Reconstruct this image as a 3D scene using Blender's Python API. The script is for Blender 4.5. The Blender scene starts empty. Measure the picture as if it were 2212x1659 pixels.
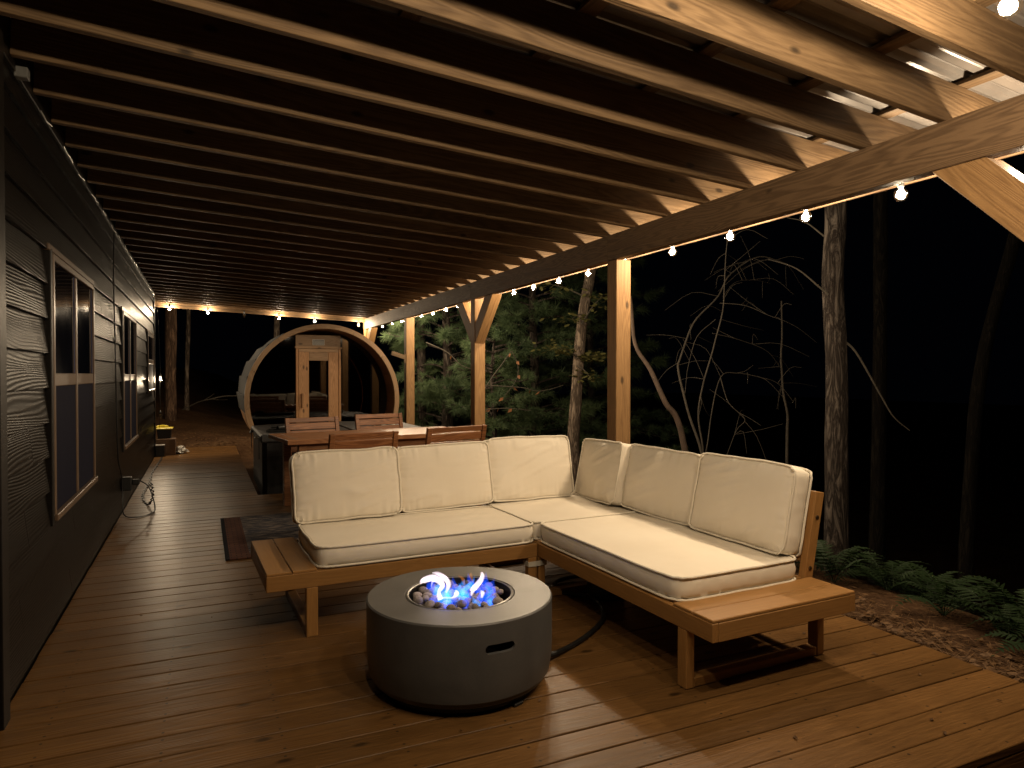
import bpy, bmesh, math, random
from mathutils import Vector, Matrix, noise
R = math.radians
random.seed(7)
S = bpy.context.scene
COL = S.collection

# ------------------------------------------------------------------ camera
H = 1.36
cam_d = bpy.data.cameras.new('camera'); cam = bpy.data.objects.new('camera', cam_d); COL.objects.link(cam)
cam.location = (0, 0, H)
cam.rotation_euler = (R(90 - 0.82), 0, R(-24.4))
cam_d.sensor_width = 36.0; cam_d.lens = 36.0 * 1471 / 2212
cam_d.clip_start = 0.05; cam_d.clip_end = 600
S.camera = cam
# ------------------------------------------------------------------ world: night sky
world = bpy.data.worlds.new('World'); S.world = world; world.use_nodes = True
wt = world.node_tree; bg = wt.nodes['Background']
bg.inputs['Color'].default_value = (0.30, 0.38, 0.75, 1); bg.inputs['Strength'].default_value = 0.0009
# ------------------------------------------------------------------ exposure, render
S.view_settings.view_transform = 'Standard'; S.view_settings.look = 'None'
S.view_settings.exposure = 0.0; S.view_settings.gamma = 1.0
S.render.engine = 'CYCLES'
S.cycles.use_denoising = True
S.cycles.max_bounces = 5; S.cycles.diffuse_bounces = 2; S.cycles.glossy_bounces = 2
S.cycles.transparent_max_bounces = 12; S.cycles.volume_bounces = 0
S.cycles.sample_clamp_indirect = 4.0; S.cycles.sample_clamp_direct = 0
S.cycles.caustics_reflective = False; S.cycles.caustics_refractive = False
S.cycles.use_adaptive_sampling = False

BULB_W = 37.5                       # radiant power of one string-light bulb
BULB_C = (1.0, 0.80, 0.56)
BULB_R = 0.033

# ================================================================== helpers
class NT:
    def __init__(s, name):
        s.m = bpy.data.materials.new(name); s.m.use_nodes = True; s.t = s.m.node_tree
        s.t.nodes.clear(); s.out = s.t.nodes.new('ShaderNodeOutputMaterial')
    def n(s, typ, ins=None, **kw):
        nd = s.t.nodes.new('ShaderNode' + typ)
        for k, v in kw.items(): setattr(nd, k, v)
        for k, v in (ins or {}).items():
            sock = nd.inputs[k]
            if isinstance(v, bpy.types.NodeSocket): s.t.links.new(v, sock)
            else: sock.default_value = v
        return nd
    def math(s, op, a, b=0.0, clamp=False):
        nd = s.n('Math', operation=op, use_clamp=clamp)
        for i, v in enumerate((a, b)):
            if isinstance(v, bpy.types.NodeSocket): s.t.links.new(v, nd.inputs[i])
            else: nd.inputs[i].default_value = v
        return nd.outputs[0]
    def mix(s, fac, a, b, blend='MIX'):
        nd = s.n('Mix', data_type='RGBA', blend_type=blend)
        for i, v in ((0, fac), (6, a), (7, b)):
            if isinstance(v, bpy.types.NodeSocket): s.t.links.new(v, nd.inputs[i])
            else: nd.inputs[i].default_value = (*v, 1) if isinstance(v, tuple) and len(v) == 3 else v
        return nd.outputs[2]
    def ramp(s, fac, stops, interp='LINEAR'):
        nd = s.n('ValToRGB'); cr = nd.color_ramp; cr.interpolation = interp
        while len(cr.elements) < len(stops): cr.elements.new(0.5)
        for e, (p, c) in zip(cr.elements, stops):
            e.position = p; e.color = (*c, 1) if len(c) == 3 else c
        s.t.links.new(fac, nd.inputs[0]); return nd.outputs[0]
    def coords(s, scale, rnd=True, kind='Object'):
        tc = s.n('TexCoord').outputs[kind]
        if rnd:
            oi = s.n('ObjectInfo').outputs['Random']
            off = s.n('CombineXYZ', {0: s.math('MULTIPLY', oi, 37.0), 1: s.math('MULTIPLY', oi, 91.0), 2: s.math('MULTIPLY', oi, 53.0)}).outputs[0]
            tc = s.n('VectorMath', {0: tc, 1: off}, operation='ADD').outputs[0]
        return s.n('Mapping', {'Vector': tc, 'Scale': scale}).outputs[0]
    def noise(s, vec, scale, detail=4, rough=0.55, dist=0.0):
        return s.n('TexNoise', {'Vector': vec, 'Scale': scale, 'Detail': detail, 'Roughness': rough, 'Distortion': dist}).outputs[0]
    def bsdf(s, **ins):
        m = {'color': 'Base Color', 'rough': 'Roughness', 'metal': 'Metallic', 'spec': 'Specular IOR Level', 'normal': 'Normal', 'sheen': 'Sheen Weight', 'trans': 'Transmission Weight', 'sub': 'Subsurface Weight', 'coat': 'Coat Weight', 'alpha': 'Alpha'}
        d = {}
        for k, v in ins.items():
            d[m[k]] = (*v, 1) if isinstance(v, tuple) and len(v) == 3 else v
        b = s.n('BsdfPrincipled', d); s.t.links.new(b.outputs[0], s.out.inputs[0]); return b
    def bump(s, h, strength=0.3, dist=0.01):
        return s.n('Bump', {'Height': h, 'Strength': strength, 'Distance': dist}).outputs[0]

def wood(name, c1, c2, axis='x', stretch=14.0, scale=2.2, rough=0.5, var=0.35, knots=0.0, bumpst=0.25, weather=0.0, grainc=0.6, spec=0.4, screws=False):
    t = NT(name)
    k = 1.0
    sc = [k, k, k]; sc['xyz'.index(axis)] = k / stretch
    v = t.coords(tuple(sc))
    warp = t.noise(v, scale * 2.6, 2, 0.5)
    broad = t.noise(v, scale * 1.1, 2, 0.6, 0.4)
    rings = t.math('SINE', t.math('ADD', t.math('MULTIPLY', warp, 150.0), t.math('MULTIPLY', broad, 40.0)))
    rings = t.math('ADD', t.math('MULTIPLY', rings, 0.5), 0.5)
    fine = t.noise(v, scale * 70, 2, 0.6)
    g = t.math('ADD', t.math('MULTIPLY', rings, 0.42 * grainc), t.math('ADD', t.math('MULTIPLY', fine, 0.55), t.math('MULTIPLY', broad, 0.5)))
    col = t.ramp(t.math('SUBTRACT', g, 0.17), [(0.22, c2), (0.74, c1)])
    if knots:
        sk = [1, 1, 1]; sk['xyz'.index(axis)] = 0.45
        kv = t.coords(tuple(sk))
        vo = t.n('TexVoronoi', {'Vector': kv, 'Scale': knots, 'Randomness': 1.0})
        kn = t.math('SUBTRACT', 1.0, t.math('MULTIPLY', vo.outputs['Distance'], 52.0 / knots), True)
        kn = t.math('MULTIPLY', t.math('MULTIPLY', kn, 1.9, True), 0.85)
        col = t.mix(kn, col, tuple(c * 0.22 for c in c2))
    if weather:
        wv = t.coords((1, 1, 1), rnd=False)
        wn = t.noise(wv, 0.9, 4, 0.6)
        col = t.mix(t.math('MULTIPLY', t.ramp(wn, [(0.42, (0, 0, 0)), (0.68, (1, 1, 1))]), weather), col, (c2[0] * 0.55, c2[1] * 0.6, c2[2] * 0.7))
    if screws:
        sp = t.n('SeparateXYZ', {0: t.n('TexCoord').outputs['Object']})
        dx = t.math('MULTIPLY', t.math('SUBTRACT', t.math('FRACT', t.math('MULTIPLY', sp.outputs[0], 1 / 0.406)), 0.5), 0.406)
        dy = t.math('SUBTRACT', t.math('ABSOLUTE', sp.outputs[1]), 0.048)
        rr = t.math('ADD', t.math('MULTIPLY', dx, dx), t.math('MULTIPLY', dy, dy))
        col = t.mix(t.math('MULTIPLY', t.math('LESS_THAN', rr, 0.0055 ** 2), 0.8), col, (0.012, 0.009, 0.007))
    oi = t.n('ObjectInfo').outputs['Random']
    val = t.math('ADD', t.math('MULTIPLY', t.math('SUBTRACT', oi, 0.5), var), 1.0)
    hs = t.n('HueSaturation', {'Color': col, 'Value': val, 'Saturation': 1.0})
    nb = t.bump(t.math('ADD', t.math('MULTIPLY', rings, 0.5), fine), bumpst, 0.004)
    ro = t.math('ADD', rough - 0.1, t.math('MULTIPLY', fine, 0.22))
    t.bsdf(color=hs.outputs[0], rough=ro, normal=nb, spec=spec)
    return t.m

def plain(name, c, rough=0.5, metal=0.0, spec=0.5, nscale=30.0, namt=0.25, bump=0.1, c2=None, kind='Object'):
    t = NT(name); v = t.coords((1, 1, 1), kind=kind)
    f = t.noise(v, nscale, 4, 0.6)
    c2 = c2 or tuple(x * (1 - namt) for x in c)
    col = t.ramp(f, [(0.3, c2), (0.7, c)])
    t.bsdf(color=col, rough=t.math('ADD', rough - 0.06, t.math('MULTIPLY', f, 0.12)), metal=metal, spec=spec, normal=t.bump(f, bump, 0.004))
    return t.m

class MB:
    """collects shapes, links them as ONE mesh object"""
    def __init__(s): s.v = []; s.f = []; s.smooth = False
    def add(s, vs, fs):
        o = len(s.v); s.v += [tuple(v) for v in vs]; s.f += [tuple(i + o for i in f) for f in fs]; return s
    def box(s, c, size, rot=None):
        x, y, z = (a / 2 for a in size); c = Vector(c)
        vs = [Vector((i, j, k)) for i in (-x, x) for j in (-y, y) for k in (-z, z)]
        if rot is not None: vs = [rot @ v for v in vs]
        return s.add([v + c for v in vs], [(0, 1, 3, 2), (4, 6, 7, 5), (0, 4, 5, 1), (2, 3, 7, 6), (0, 2, 6, 4), (1, 5, 7, 3)])
    def tube(s, pts, rad, seg=8, caps=True):
        pts = [Vector(p) for p in pts]; n = len(pts)
        rads = rad if isinstance(rad, (list, tuple)) else [rad] * n
        vs = []; up = None
        for i, p in enumerate(pts):
            d = (pts[min(i + 1, n - 1)] - pts[max(i - 1, 0)])
            d = d.normalized() if d.length > 1e-9 else Vector((0, 0, 1))
            if up is None:
                up = Vector((0, 0, 1)) if abs(d.z) < 0.9 else Vector((1, 0, 0))
            a = d.cross(up).normalized(); b = a.cross(d).normalized(); up = b
            for k in range(seg):
                t = 2 * math.pi * k / seg
                vs.append(p + (a * math.cos(t) + b * math.sin(t)) * rads[i])
        fs = [(i * seg + k, i * seg + (k + 1) % seg, (i + 1) * seg + (k + 1) % seg, (i + 1) * seg + k) for i in range(n - 1) for k in range(seg)]
        if caps: fs += [tuple(range(seg))[::-1], tuple(range((n - 1) * seg, n * seg))]
        s.smooth = True
        return s.add(vs, fs)
    def lathe(s, prof, seg=32, c=(0, 0, 0), close=False):
        vs = [(c[0] + r * math.cos(2 * math.pi * k / seg), c[1] + r * math.sin(2 * math.pi * k / seg), c[2] + z) for r, z in prof for k in range(seg)]
        n = len(prof)
        fs = [(i * seg + k, i * seg + (k + 1) % seg, (i + 1) * seg + (k + 1) % seg, (i + 1) * seg + k) for i in range(n - 1) for k in range(seg)]
        if prof[0][0] > 1e-6 and not close: fs.append(tuple(range(seg))[::-1])
        if prof[-1][0] > 1e-6 and not close: fs.append(tuple(range((n - 1) * seg, n * seg)))
        s.smooth = True
        return s.add(vs, fs)
    def build(s, name, mat, parent=None, loc=(0, 0, 0), rot=(0, 0, 0), smooth=None, bevel=0.0, angle=35):
        me = bpy.data.meshes.new(name); me.from_pydata(s.v, [], s.f); me.update()
        if bevel:
            bm = bmesh.new(); bm.from_mesh(me)
            bmesh.ops.bevel(bm, geom=list(bm.edges), offset=bevel, segments=1, affect='EDGES', profile=0.5)
            bm.to_mesh(me); bm.free()
        return link(name, me, mat, parent, loc, rot, s.smooth if smooth is None else smooth, angle)

def link(name, me, mat, parent=None, loc=(0, 0, 0), rot=(0, 0, 0), smooth=False, angle=35):
    if mat is not None and not me.materials: me.materials.append(mat)
    if smooth:
        for p in me.polygons: p.use_smooth = True
        try: me.set_sharp_from_angle(angle=R(angle))
        except Exception: pass
    o = bpy.data.objects.new(name, me); COL.objects.link(o)
    o.location = loc; o.rotation_euler = rot
    if parent: o.parent = parent
    return o

_boxes = {}
def box(name, c, size, mat, parent=None, rot=(0, 0, 0), bevel=0.003):
    """a bevelled board; alike boards share mesh data"""
    key = (tuple(round(a, 4) for a in size), mat.name, bevel)
    if key not in _boxes:
        me = bpy.data.meshes.new(name); m = MB().box((0, 0, 0), size)
        me.from_pydata(m.v, [], m.f); me.update()
        if bevel:
            bm = bmesh.new(); bm.from_mesh(me)
            bmesh.ops.bevel(bm, geom=list(bm.edges), offset=min(bevel, min(size) * 0.3), segments=1, affect='EDGES')
            bm.to_mesh(me); bm.free()
        me.materials.append(mat); _boxes[key] = me
    o = bpy.data.objects.new(name, _boxes[key]); COL.objects.link(o)
    o.location = c; o.rotation_euler = rot
    if parent: o.parent = parent
    return o

def beam_between(name, a, b, w, h, mat, parent=None, bevel=0.004, up=(0, 0, 1)):
    """a timber from a to b (centre line); w = sideways, h = along up"""
    a, b = Vector(a), Vector(b); d = b - a; x = d.normalized()
    y = Vector(up).cross(x).normalized(); z = x.cross(y)
    o = box(name, (a + b) / 2, (round(d.length, 3), w, h), mat, parent, bevel=bevel)
    o.rotation_euler = Matrix((x, y, z)).transposed().to_euler(); return o

def thing(name, label, cat, loc=(0, 0, 0), rz=0.0, group=None):
    o = bpy.data.objects.new(name, None); COL.objects.link(o); o.empty_display_size = 0.1
    o.location = loc; o.rotation_euler = (0, 0, rz)
    return tag(o, label, cat, group)
def tag(o, label, cat, group=None, kind=None):
    o['label'] = label; o['category'] = cat
    if group: o['group'] = group
    if kind: o['kind'] = kind
    return o
def part_empty(name, parent, loc=(0, 0, 0), rot=(0, 0, 0)):
    o = bpy.data.objects.new(name, None); COL.objects.link(o); o.empty_display_size = 0.05
    o.parent = parent; o.location = loc; o.rotation_euler = rot; return o
def copy_tree(o, parent=None):
    c = o.copy(); COL.objects.link(c); c.parent = parent
    for ch in list(o.children): copy_tree(ch, c)
    return c
def catmull(pts, n=6):
    pts = [Vector(p) for p in pts]; out = []
    P = [pts[0] * 2 - pts[1]] + pts + [pts[-1] * 2 - pts[-2]]
    for i in range(1, len(P) - 2):
        p0, p1, p2, p3 = P[i - 1:i + 3]
        for k in range(n):
            t = k / n
            out.append(0.5 * ((2 * p1) + (p2 - p0) * t + (2 * p0 - 5 * p1 + 4 * p2 - p3) * t * t + (3 * p1 - p0 - 3 * p2 + p3) * t ** 3))
    out.append(pts[-1]); return out
def smoothstep(a, b, x):
    t = max(0.0, min(1.0, (x - a) / (b - a))); return t * t * (3 - 2 * t)

# ================================================================== materials
M = {}
M['deck'] = wood('deck_wood', (0.200, 0.103, 0.034), (0.094, 0.046, 0.0155), 'x', 16, 2.0, 0.34, 0.45, knots=6.0, bumpst=0.22, weather=0.3, grainc=0.28, spec=0.12, screws=True)
M['frame'] = wood('framing_lumber', (0.180, 0.116, 0.060), (0.085, 0.051, 0.025), 'x', 16, 2.3, 0.6, 0.5, knots=6.0, bumpst=0.3, spec=0.3)
M['post'] = wood('post_lumber', (0.33, 0.192, 0.080), (0.185, 0.100, 0.040), 'z', 14, 2.6, 0.6, 0.2, knots=5.5, bumpst=0.3, spec=0.3)
M['beam'] = wood('beam_lumber', (0.18, 0.112, 0.06), (0.085, 0.05, 0.026), 'x', 12, 3.0, 0.6, 0.15, knots=5.5, bumpst=0.5, grainc=0.9, spec=0.3)
M['sofa'] = wood('sofa_acacia', (0.40, 0.208, 0.068), (0.275, 0.138, 0.043), 'x', 12, 2.2, 0.42, 0.2, bumpst=0.08, grainc=0.25)
M['sofa_y'] = wood('sofa_acacia_deep', (0.40, 0.208, 0.068), (0.275, 0.138, 0.043), 'y', 12, 2.2, 0.42, 0.2, bumpst=0.08, grainc=0.25)
M['sofa_z'] = wood('sofa_acacia_upright', (0.40, 0.208, 0.068), (0.275, 0.138, 0.043), 'z', 12, 2.2, 0.42, 0.2, bumpst=0.08, grainc=0.25)
M['chair'] = wood('chair_acacia', (0.32, 0.135, 0.055), (0.14, 0.052, 0.02), 'x', 10, 2.6, 0.4, 0.3, bumpst=0.15, grainc=0.8)
M['table'] = wood('table_acacia', (0.36, 0.17, 0.075), (0.19, 0.075, 0.03), 'x', 10, 2.4, 0.36, 0.25, bumpst=0.12, grainc=0.7)
M['cedar'] = wood('sauna_cedar', (0.44, 0.285, 0.16), (0.29, 0.17, 0.085), 'x', 10, 2.6, 0.5, 0.35, knots=8.0, bumpst=0.15)
M['cedar_z'] = wood('sauna_cedar_upright', (0.54, 0.30, 0.14), (0.33, 0.16, 0.065), 'z', 10, 2.6, 0.5, 0.35, knots=8.0, bumpst=0.15)
M['cedar_y'] = wood('sauna_stave_cedar', (0.48, 0.28, 0.14), (0.30, 0.15, 0.07), 'y', 10, 2.6, 0.55, 0.3, knots=6.0, bumpst=0.15)

def siding_mat():
    t = NT('embossed_siding'); v = t.coords((1, 0.13, 1)); zc = t.n('SeparateXYZ', {0: t.n('TexCoord').outputs['Object']}).outputs[2]
    w1 = t.noise(v, 5.0, 1.5, 0.5, 0.3)
    w2 = t.noise(v, 2.2, 1, 0.5)
    rings = t.math('SINE', t.math('ADD', t.math('MULTIPLY', zc, 420.0), t.math('ADD', t.math('MULTIPLY', w1, 62.0), t.math('MULTIPLY', w2, 60.0))))
    rings = t.math('ADD', t.math('MULTIPLY', rings, 0.5), 0.5)
    fine = t.noise(v, 90, 2, 0.6)
    col = t.ramp(t.math('ADD', t.math('MULTIPLY', rings, 0.5), t.math('MULTIPLY', fine, 0.5)), [(0.2, (0.0035, 0.0027, 0.002)), (0.8, (0.0125, 0.0095, 0.0068))])
    t.bsdf(color=col, rough=0.38, spec=0.10, normal=t.bump(t.math('ADD', rings, t.math('MULTIPLY', fine, 0.35)), 0.30, 0.003)); return t.m
M['siding'] = siding_mat()
M['trim'] = plain('dark_trim', (0.009, 0.007, 0.0055), 0.45, spec=0.25)
M['winframe'] = plain('tan_vinyl', (0.14, 0.092, 0.06), 0.35, namt=0.12, nscale=12, bump=0.03)
M['glass_dark'] = plain('dark_window_glass', (0.006, 0.007, 0.012), 0.06, spec=0.55, nscale=2, bump=0.01)
M['screen'] = plain('window_screen', (0.020, 0.020, 0.034), 0.8, spec=0.02, nscale=500, namt=0.5)
M['curtain'] = plain('blue_curtain_edge', (0.05, 0.06, 0.15), 0.7)
M['metal_roof'] = plain('ribbed_metal', (0.30, 0.28, 0.265), 0.34, metal=0.25, nscale=6, namt=0.2, bump=0.02)
M['black'] = plain('black_rubber', (0.010, 0.010, 0.010), 0.55, namt=0.3)
M['cord'] = plain('black_cord', (0.012, 0.012, 0.012), 0.45)
M['socket'] = plain('black_socket', (0.02, 0.02, 0.02), 0.35)
M['white'] = plain('white_plastic', (0.62, 0.60, 0.56), 0.45, namt=0.1)
M['flash'] = plain('metal_flashing', (0.5, 0.5, 0.48), 0.35, metal=0.6)
M['bolt'] = plain('bronze_bolt', (0.12, 0.075, 0.04), 0.35, metal=0.8)
M['tub'] = plain('hot_tub_skirt', (0.012, 0.012, 0.013), 0.5, namt=0.3, nscale=8)
M['cover'] = plain('hot_tub_cover', (0.055, 0.054, 0.055), 0.55, namt=0.25, nscale=60, bump=0.25)
M['shingle'] = plain('black_shingle', (0.010, 0.0095, 0.008), 0.8, nscale=120, namt=0.6, bump=0.6)
M['cardboard'] = plain('cardboard', (0.15, 0.085, 0.045), 0.75, nscale=8, namt=0.25)
M['yellow'] = plain('yellow_plastic', (0.62, 0.50, 0.05), 0.4, namt=0.1)
M['poly'] = plain('pale_plastic_bag', (0.55, 0.53, 0.48), 0.3, nscale=18, namt=0.3, bump=0.6)
M['towel'] = plain('white_towel', (0.68, 0.65, 0.58), 0.9, nscale=90, namt=0.2, bump=0.7)
M['strap'] = plain('pale_strap', (0.62, 0.58, 0.49), 0.7, nscale=90, namt=0.12)

def fabric():
    t = NT('cream_canvas'); v = t.coords((1, 1, 1))
    broad = t.noise(v, 2.5, 4, 0.6); fine = t.noise(v, 420, 2, 0.6)
    wx = t.n('TexWave', {'Vector': v, 'Scale': 180.0}, bands_direction='X').outputs['Fac']
    wy = t.n('TexWave', {'Vector': v, 'Scale': 180.0}, bands_direction='Y').outputs['Fac']
    wrk = t.noise(t.coords((0.7, 2.6, 1)), 6, 5, 0.6, 0.5)
    col = t.ramp(t.math('ADD', t.math('MULTIPLY', broad, 0.8), t.math('MULTIPLY', fine, 0.2)), [(0.25, (0.78, 0.70, 0.575)), (0.75, (0.86, 0.79, 0.67))])
    h = t.math('ADD', t.math('MULTIPLY', t.math('ADD', wx, wy), 0.02), t.math('MULTIPLY', wrk, 0.7))
    t.bsdf(color=col, rough=0.9, spec=0.08, normal=t.bump(h, 0.22, 0.006)); return t.m
M['fabric'] = fabric()
M['piping'] = plain('cream_piping', (0.86, 0.79, 0.66), 0.85, nscale=200, namt=0.12)

def concrete():
    t = NT('grey_cast_concrete'); v = t.coords((1, 1, 1))
    a = t.noise(v, 5, 5, 0.6, 0.5); b = t.noise(v, 160, 3, 0.6)
    col = t.ramp(t.math('ADD', t.math('MULTIPLY', a, 0.75), t.math('MULTIPLY', b, 0.25)), [(0.3, (0.066, 0.066, 0.067)), (0.65, (0.102, 0.101, 0.100))])
    t.bsdf(color=col, rough=t.math('ADD', 0.31, t.math('MULTIPLY', b, 0.14)), spec=0.36, normal=t.bump(b, 0.06, 0.002)); return t.m
M['concrete'] = concrete()
M['concrete_top'] = M['concrete']
M['bowl'] = plain('black_steel_bowl', (0.02, 0.02, 0.022), 0.3, metal=0.6)

def stone_mat():
    t = NT('lava_stone'); v = t.coords((1, 1, 1))
    f = t.noise(v, 45, 5, 0.65, 0.6)
    col = t.ramp(f, [(0.3, (0.12, 0.10, 0.09)), (0.7, (0.40, 0.345, 0.31))])
    oi = t.n('ObjectInfo').outputs['Random']
    hs = t.n('HueSaturation', {'Color': col, 'Value': t.math('ADD', 0.7, t.math('MULTIPLY', oi, 0.7))})
    t.bsdf(color=hs.outputs[0], rough=0.85, normal=t.bump(f, 0.5, 0.006)); return t.m
M['stone'] = stone_mat()
def flame_mat(name, c, s):
    t = NT(name)
    e = t.n('Emission', {'Color': (*c, 1), 'Strength': s}); t.t.links.new(e.outputs[0], t.out.inputs['Volume']); return t.m
M['flame_blue'] = flame_mat('gas_flame_blue', (0.006, 0.085, 1.0), 36)
M['flame_cyan'] = flame_mat('gas_flame_pale_blue', (0.04, 0.30, 1.0), 60)
M['flame_white'] = flame_mat('gas_flame_white', (1.0, 0.84, 0.93), 120)
M['flame_orange'] = flame_mat('gas_flame_orange', (1.0, 0.32, 0.05), 26)

def bulb_mat():
    t = NT('clear_bulb_glass')
    a = t.n('BsdfTransparent', {'Color': (1, 0.97, 0.92, 1)}); g = t.n('BsdfGlossy', {'Color': (1, 1, 1, 1), 'Roughness': 0.05})
    m = t.n('MixShader', {0: 0.06, 1: a.outputs[0], 2: g.outputs[0]}); t.t.links.new(m.outputs[0], t.out.inputs[0]); return t.m
M['bulb'] = bulb_mat()
def tint_glass():
    t = NT('bronze_tinted_glass')
    a = t.n('BsdfTransparent', {'Color': (0.24, 0.19, 0.155, 1)}); g = t.n('BsdfGlossy', {'Color': (1, 1, 1, 1), 'Roughness': 0.02})
    m = t.n('MixShader', {0: 0.06, 1: a.outputs[0], 2: g.outputs[0]}); t.t.links.new(m.outputs[0], t.out.inputs[0]); return t.m
M['tint'] = tint_glass()

def soil_mat():
    t = NT('forest_soil'); v = t.coords((1, 1, 1), rnd=False)
    a = t.noise(v, 1.1, 6, 0.65, 0.6); b = t.noise(v, 22, 5, 0.7, 0.8)
    col = t.ramp(t.math('ADD', t.math('MULTIPLY', a, 0.5), t.math('MULTIPLY', b, 0.5)), [(0.32, (0.028, 0.015, 0.008)), (0.5, (0.070, 0.036, 0.017)), (0.68, (0.14, 0.085, 0.042))])
    t.bsdf(color=col, rough=0.95, spec=0.1, normal=t.bump(b, 0.9, 0.03)); return t.m
M['soil'] = soil_mat()
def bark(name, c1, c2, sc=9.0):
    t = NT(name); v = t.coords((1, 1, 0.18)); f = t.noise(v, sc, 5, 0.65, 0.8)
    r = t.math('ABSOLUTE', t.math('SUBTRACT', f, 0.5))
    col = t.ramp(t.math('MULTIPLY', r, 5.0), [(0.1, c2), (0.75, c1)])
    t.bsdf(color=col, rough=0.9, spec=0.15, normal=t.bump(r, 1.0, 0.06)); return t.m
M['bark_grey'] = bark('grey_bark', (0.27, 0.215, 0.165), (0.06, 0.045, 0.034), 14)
M['bark_dim'] = bark('dimmed_bark', (0.105, 0.088, 0.074), (0.016, 0.012, 0.010), 14)  # darker grey bark: the dim light away from the bulbs, put into colour
M['bark_night'] = bark('night_shaded_bark', (0.02, 0.017, 0.013), (0.006, 0.005, 0.004), 12)  # bark nearly black: night shade on the far right trunks painted into colour
M['bark_brown'] = bark('brown_bark', (0.20, 0.125, 0.08), (0.05, 0.03, 0.02), 10)
M['twig'] = plain('grey_twig_bark', (0.075, 0.064, 0.048), 0.85, nscale=20, namt=0.5)
M['deadwood'] = plain('bare_dead_wood', (0.085, 0.056, 0.038), 0.8, nscale=14, namt=0.5)
def leafm(name, c1, c2, ns=3.0):
    t = NT(name); v = t.coords((1, 1, 1), rnd=False); f = t.noise(v, ns, 3, 0.6)
    col = t.ramp(f, [(0.3, c2), (0.7, c1)])
    b = t.n('BsdfPrincipled', {'Base Color': col, 'Roughness': 0.6, 'Specular IOR Level': 0.3})
    tr = t.n('BsdfTranslucent', {'Color': col}); m = t.n('MixShader', {0: 0.3, 1: b.outputs[0], 2: tr.outputs[0]})
    t.t.links.new(m.outputs[0], t.out.inputs[0]); return t.m
M['needle'] = leafm('pine_needles', (0.125, 0.180, 0.082), (0.050, 0.086, 0.042), 2.0)
M['oakleaf'] = leafm('oak_leaves', (0.16, 0.15, 0.05), (0.07, 0.075, 0.025), 5.0)
M['brownleaf'] = leafm('withered_leaves', (0.30, 0.13, 0.05), (0.15, 0.06, 0.025), 8.0)
M['fern'] = leafm('fern_green', (0.020, 0.041, 0.010), (0.008, 0.019, 0.006), 4.0)
M['straw'] = leafm('pine_straw', (0.22, 0.122, 0.052), (0.06, 0.03, 0.014), 25.0)

def rug_mat():
    t = NT('woven_rug'); v = t.n('TexCoord').outputs['Object']
    sx = t.n('SeparateXYZ', {0: v})
    d = t.noise(t.n('Mapping', {'Vector': v, 'Scale': (2.2, 14, 1)}).outputs[0], 3, 5, 0.7)
    col = t.ramp(d, [(0.40, (0.026, 0.030, 0.048)), (0.5, (0.075, 0.074, 0.088)), (0.57, (0.24, 0.20, 0.17))])
    bv = t.n('TexBrick', {'Vector': v, 'Scale': 7.0, 'Color1': (0.20, 0.09, 0.06, 1), 'Color2': (0.14, 0.055, 0.04, 1), 'Mortar': (0.05, 0.03, 0.03, 1), 'Mortar Size': 0.03})
    ex = t.math('LESS_THAN', sx.outputs[0], -1.40 + 0.17)
    ey = t.math('LESS_THAN', sx.outputs[1], -0.78 + 0.10)
    band = t.math('MAXIMUM', ex, ey)
    col = t.mix(band, col, t.mix(d, bv.outputs[0], (0.05, 0.03, 0.025)))
    col = t.mix(t.math('LESS_THAN', sx.outputs[0], -1.37), col, (0.012, 0.012, 0.016))
    t.bsdf(color=col, rough=0.95, spec=0.1, normal=t.bump(d, 0.5, 0.004)); return t.m
M['rug'] = rug_mat()

# ================================================================== ground
def ground_z(x, y):
    z = -0.24
    edge = smoothstep(3.22, 3.32, x)
    right = -0.035 - 0.05 * max(0, min(x, 4.2) - 3.5) - 0.42 * max(0, x - 4.15)
    z = z * (1 - edge) + right * edge
    far = smoothstep(13.85, 14.3, y) * (1 - smoothstep(2.0, 5.0, x))
    hill = 0.03 + 0.10 * max(0, y - 14.0) * smoothstep(1.2, -1.5, x) + 0.012 * max(0, y - 14)
    hill = min(hill, 1.6)
    z = z * (1 - far) + hill * far
    if x > 3.3 or y > 13.9:
        z += 0.05 * noise.noise((x * 0.9, y * 0.9, 0)) + 0.018 * noise.noise((x * 4, y * 4, 3))
    z = max(z, -5.0)
    return z
def build_ground():
    def axis(lo, hi, d0, d1, a, b):
        out = [a]; s = d0
        x = a
        while x < b: x += d0; out.append(x)
        s = d0
        while x < hi: s *= 1.25; x += s; out.append(x)
        x = a; s = d0
        while x > lo: s *= 1.25; x -= s; out.insert(0, x)
        return out
    xs = axis(-120, 150, 0.11, 0, -2, 7); ys = axis(-120, 180, 0.13, 0, 0.5, 19)
    vs = [(x, y, ground_z(x, y)) for y in ys for x in xs]; n = len(xs)
    fs = [(j * n + i, j * n + i + 1, (j + 1) * n + i + 1, (j + 1) * n + i) for j in range(len(ys) - 1) for i in range(n - 1)]
    m = MB().add(vs, fs); o = m.build('ground', M['soil'], smooth=True, angle=80)
    tag(o, 'dark brown forest soil around and beyond the deck', 'ground', kind='structure')
build_ground()

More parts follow.
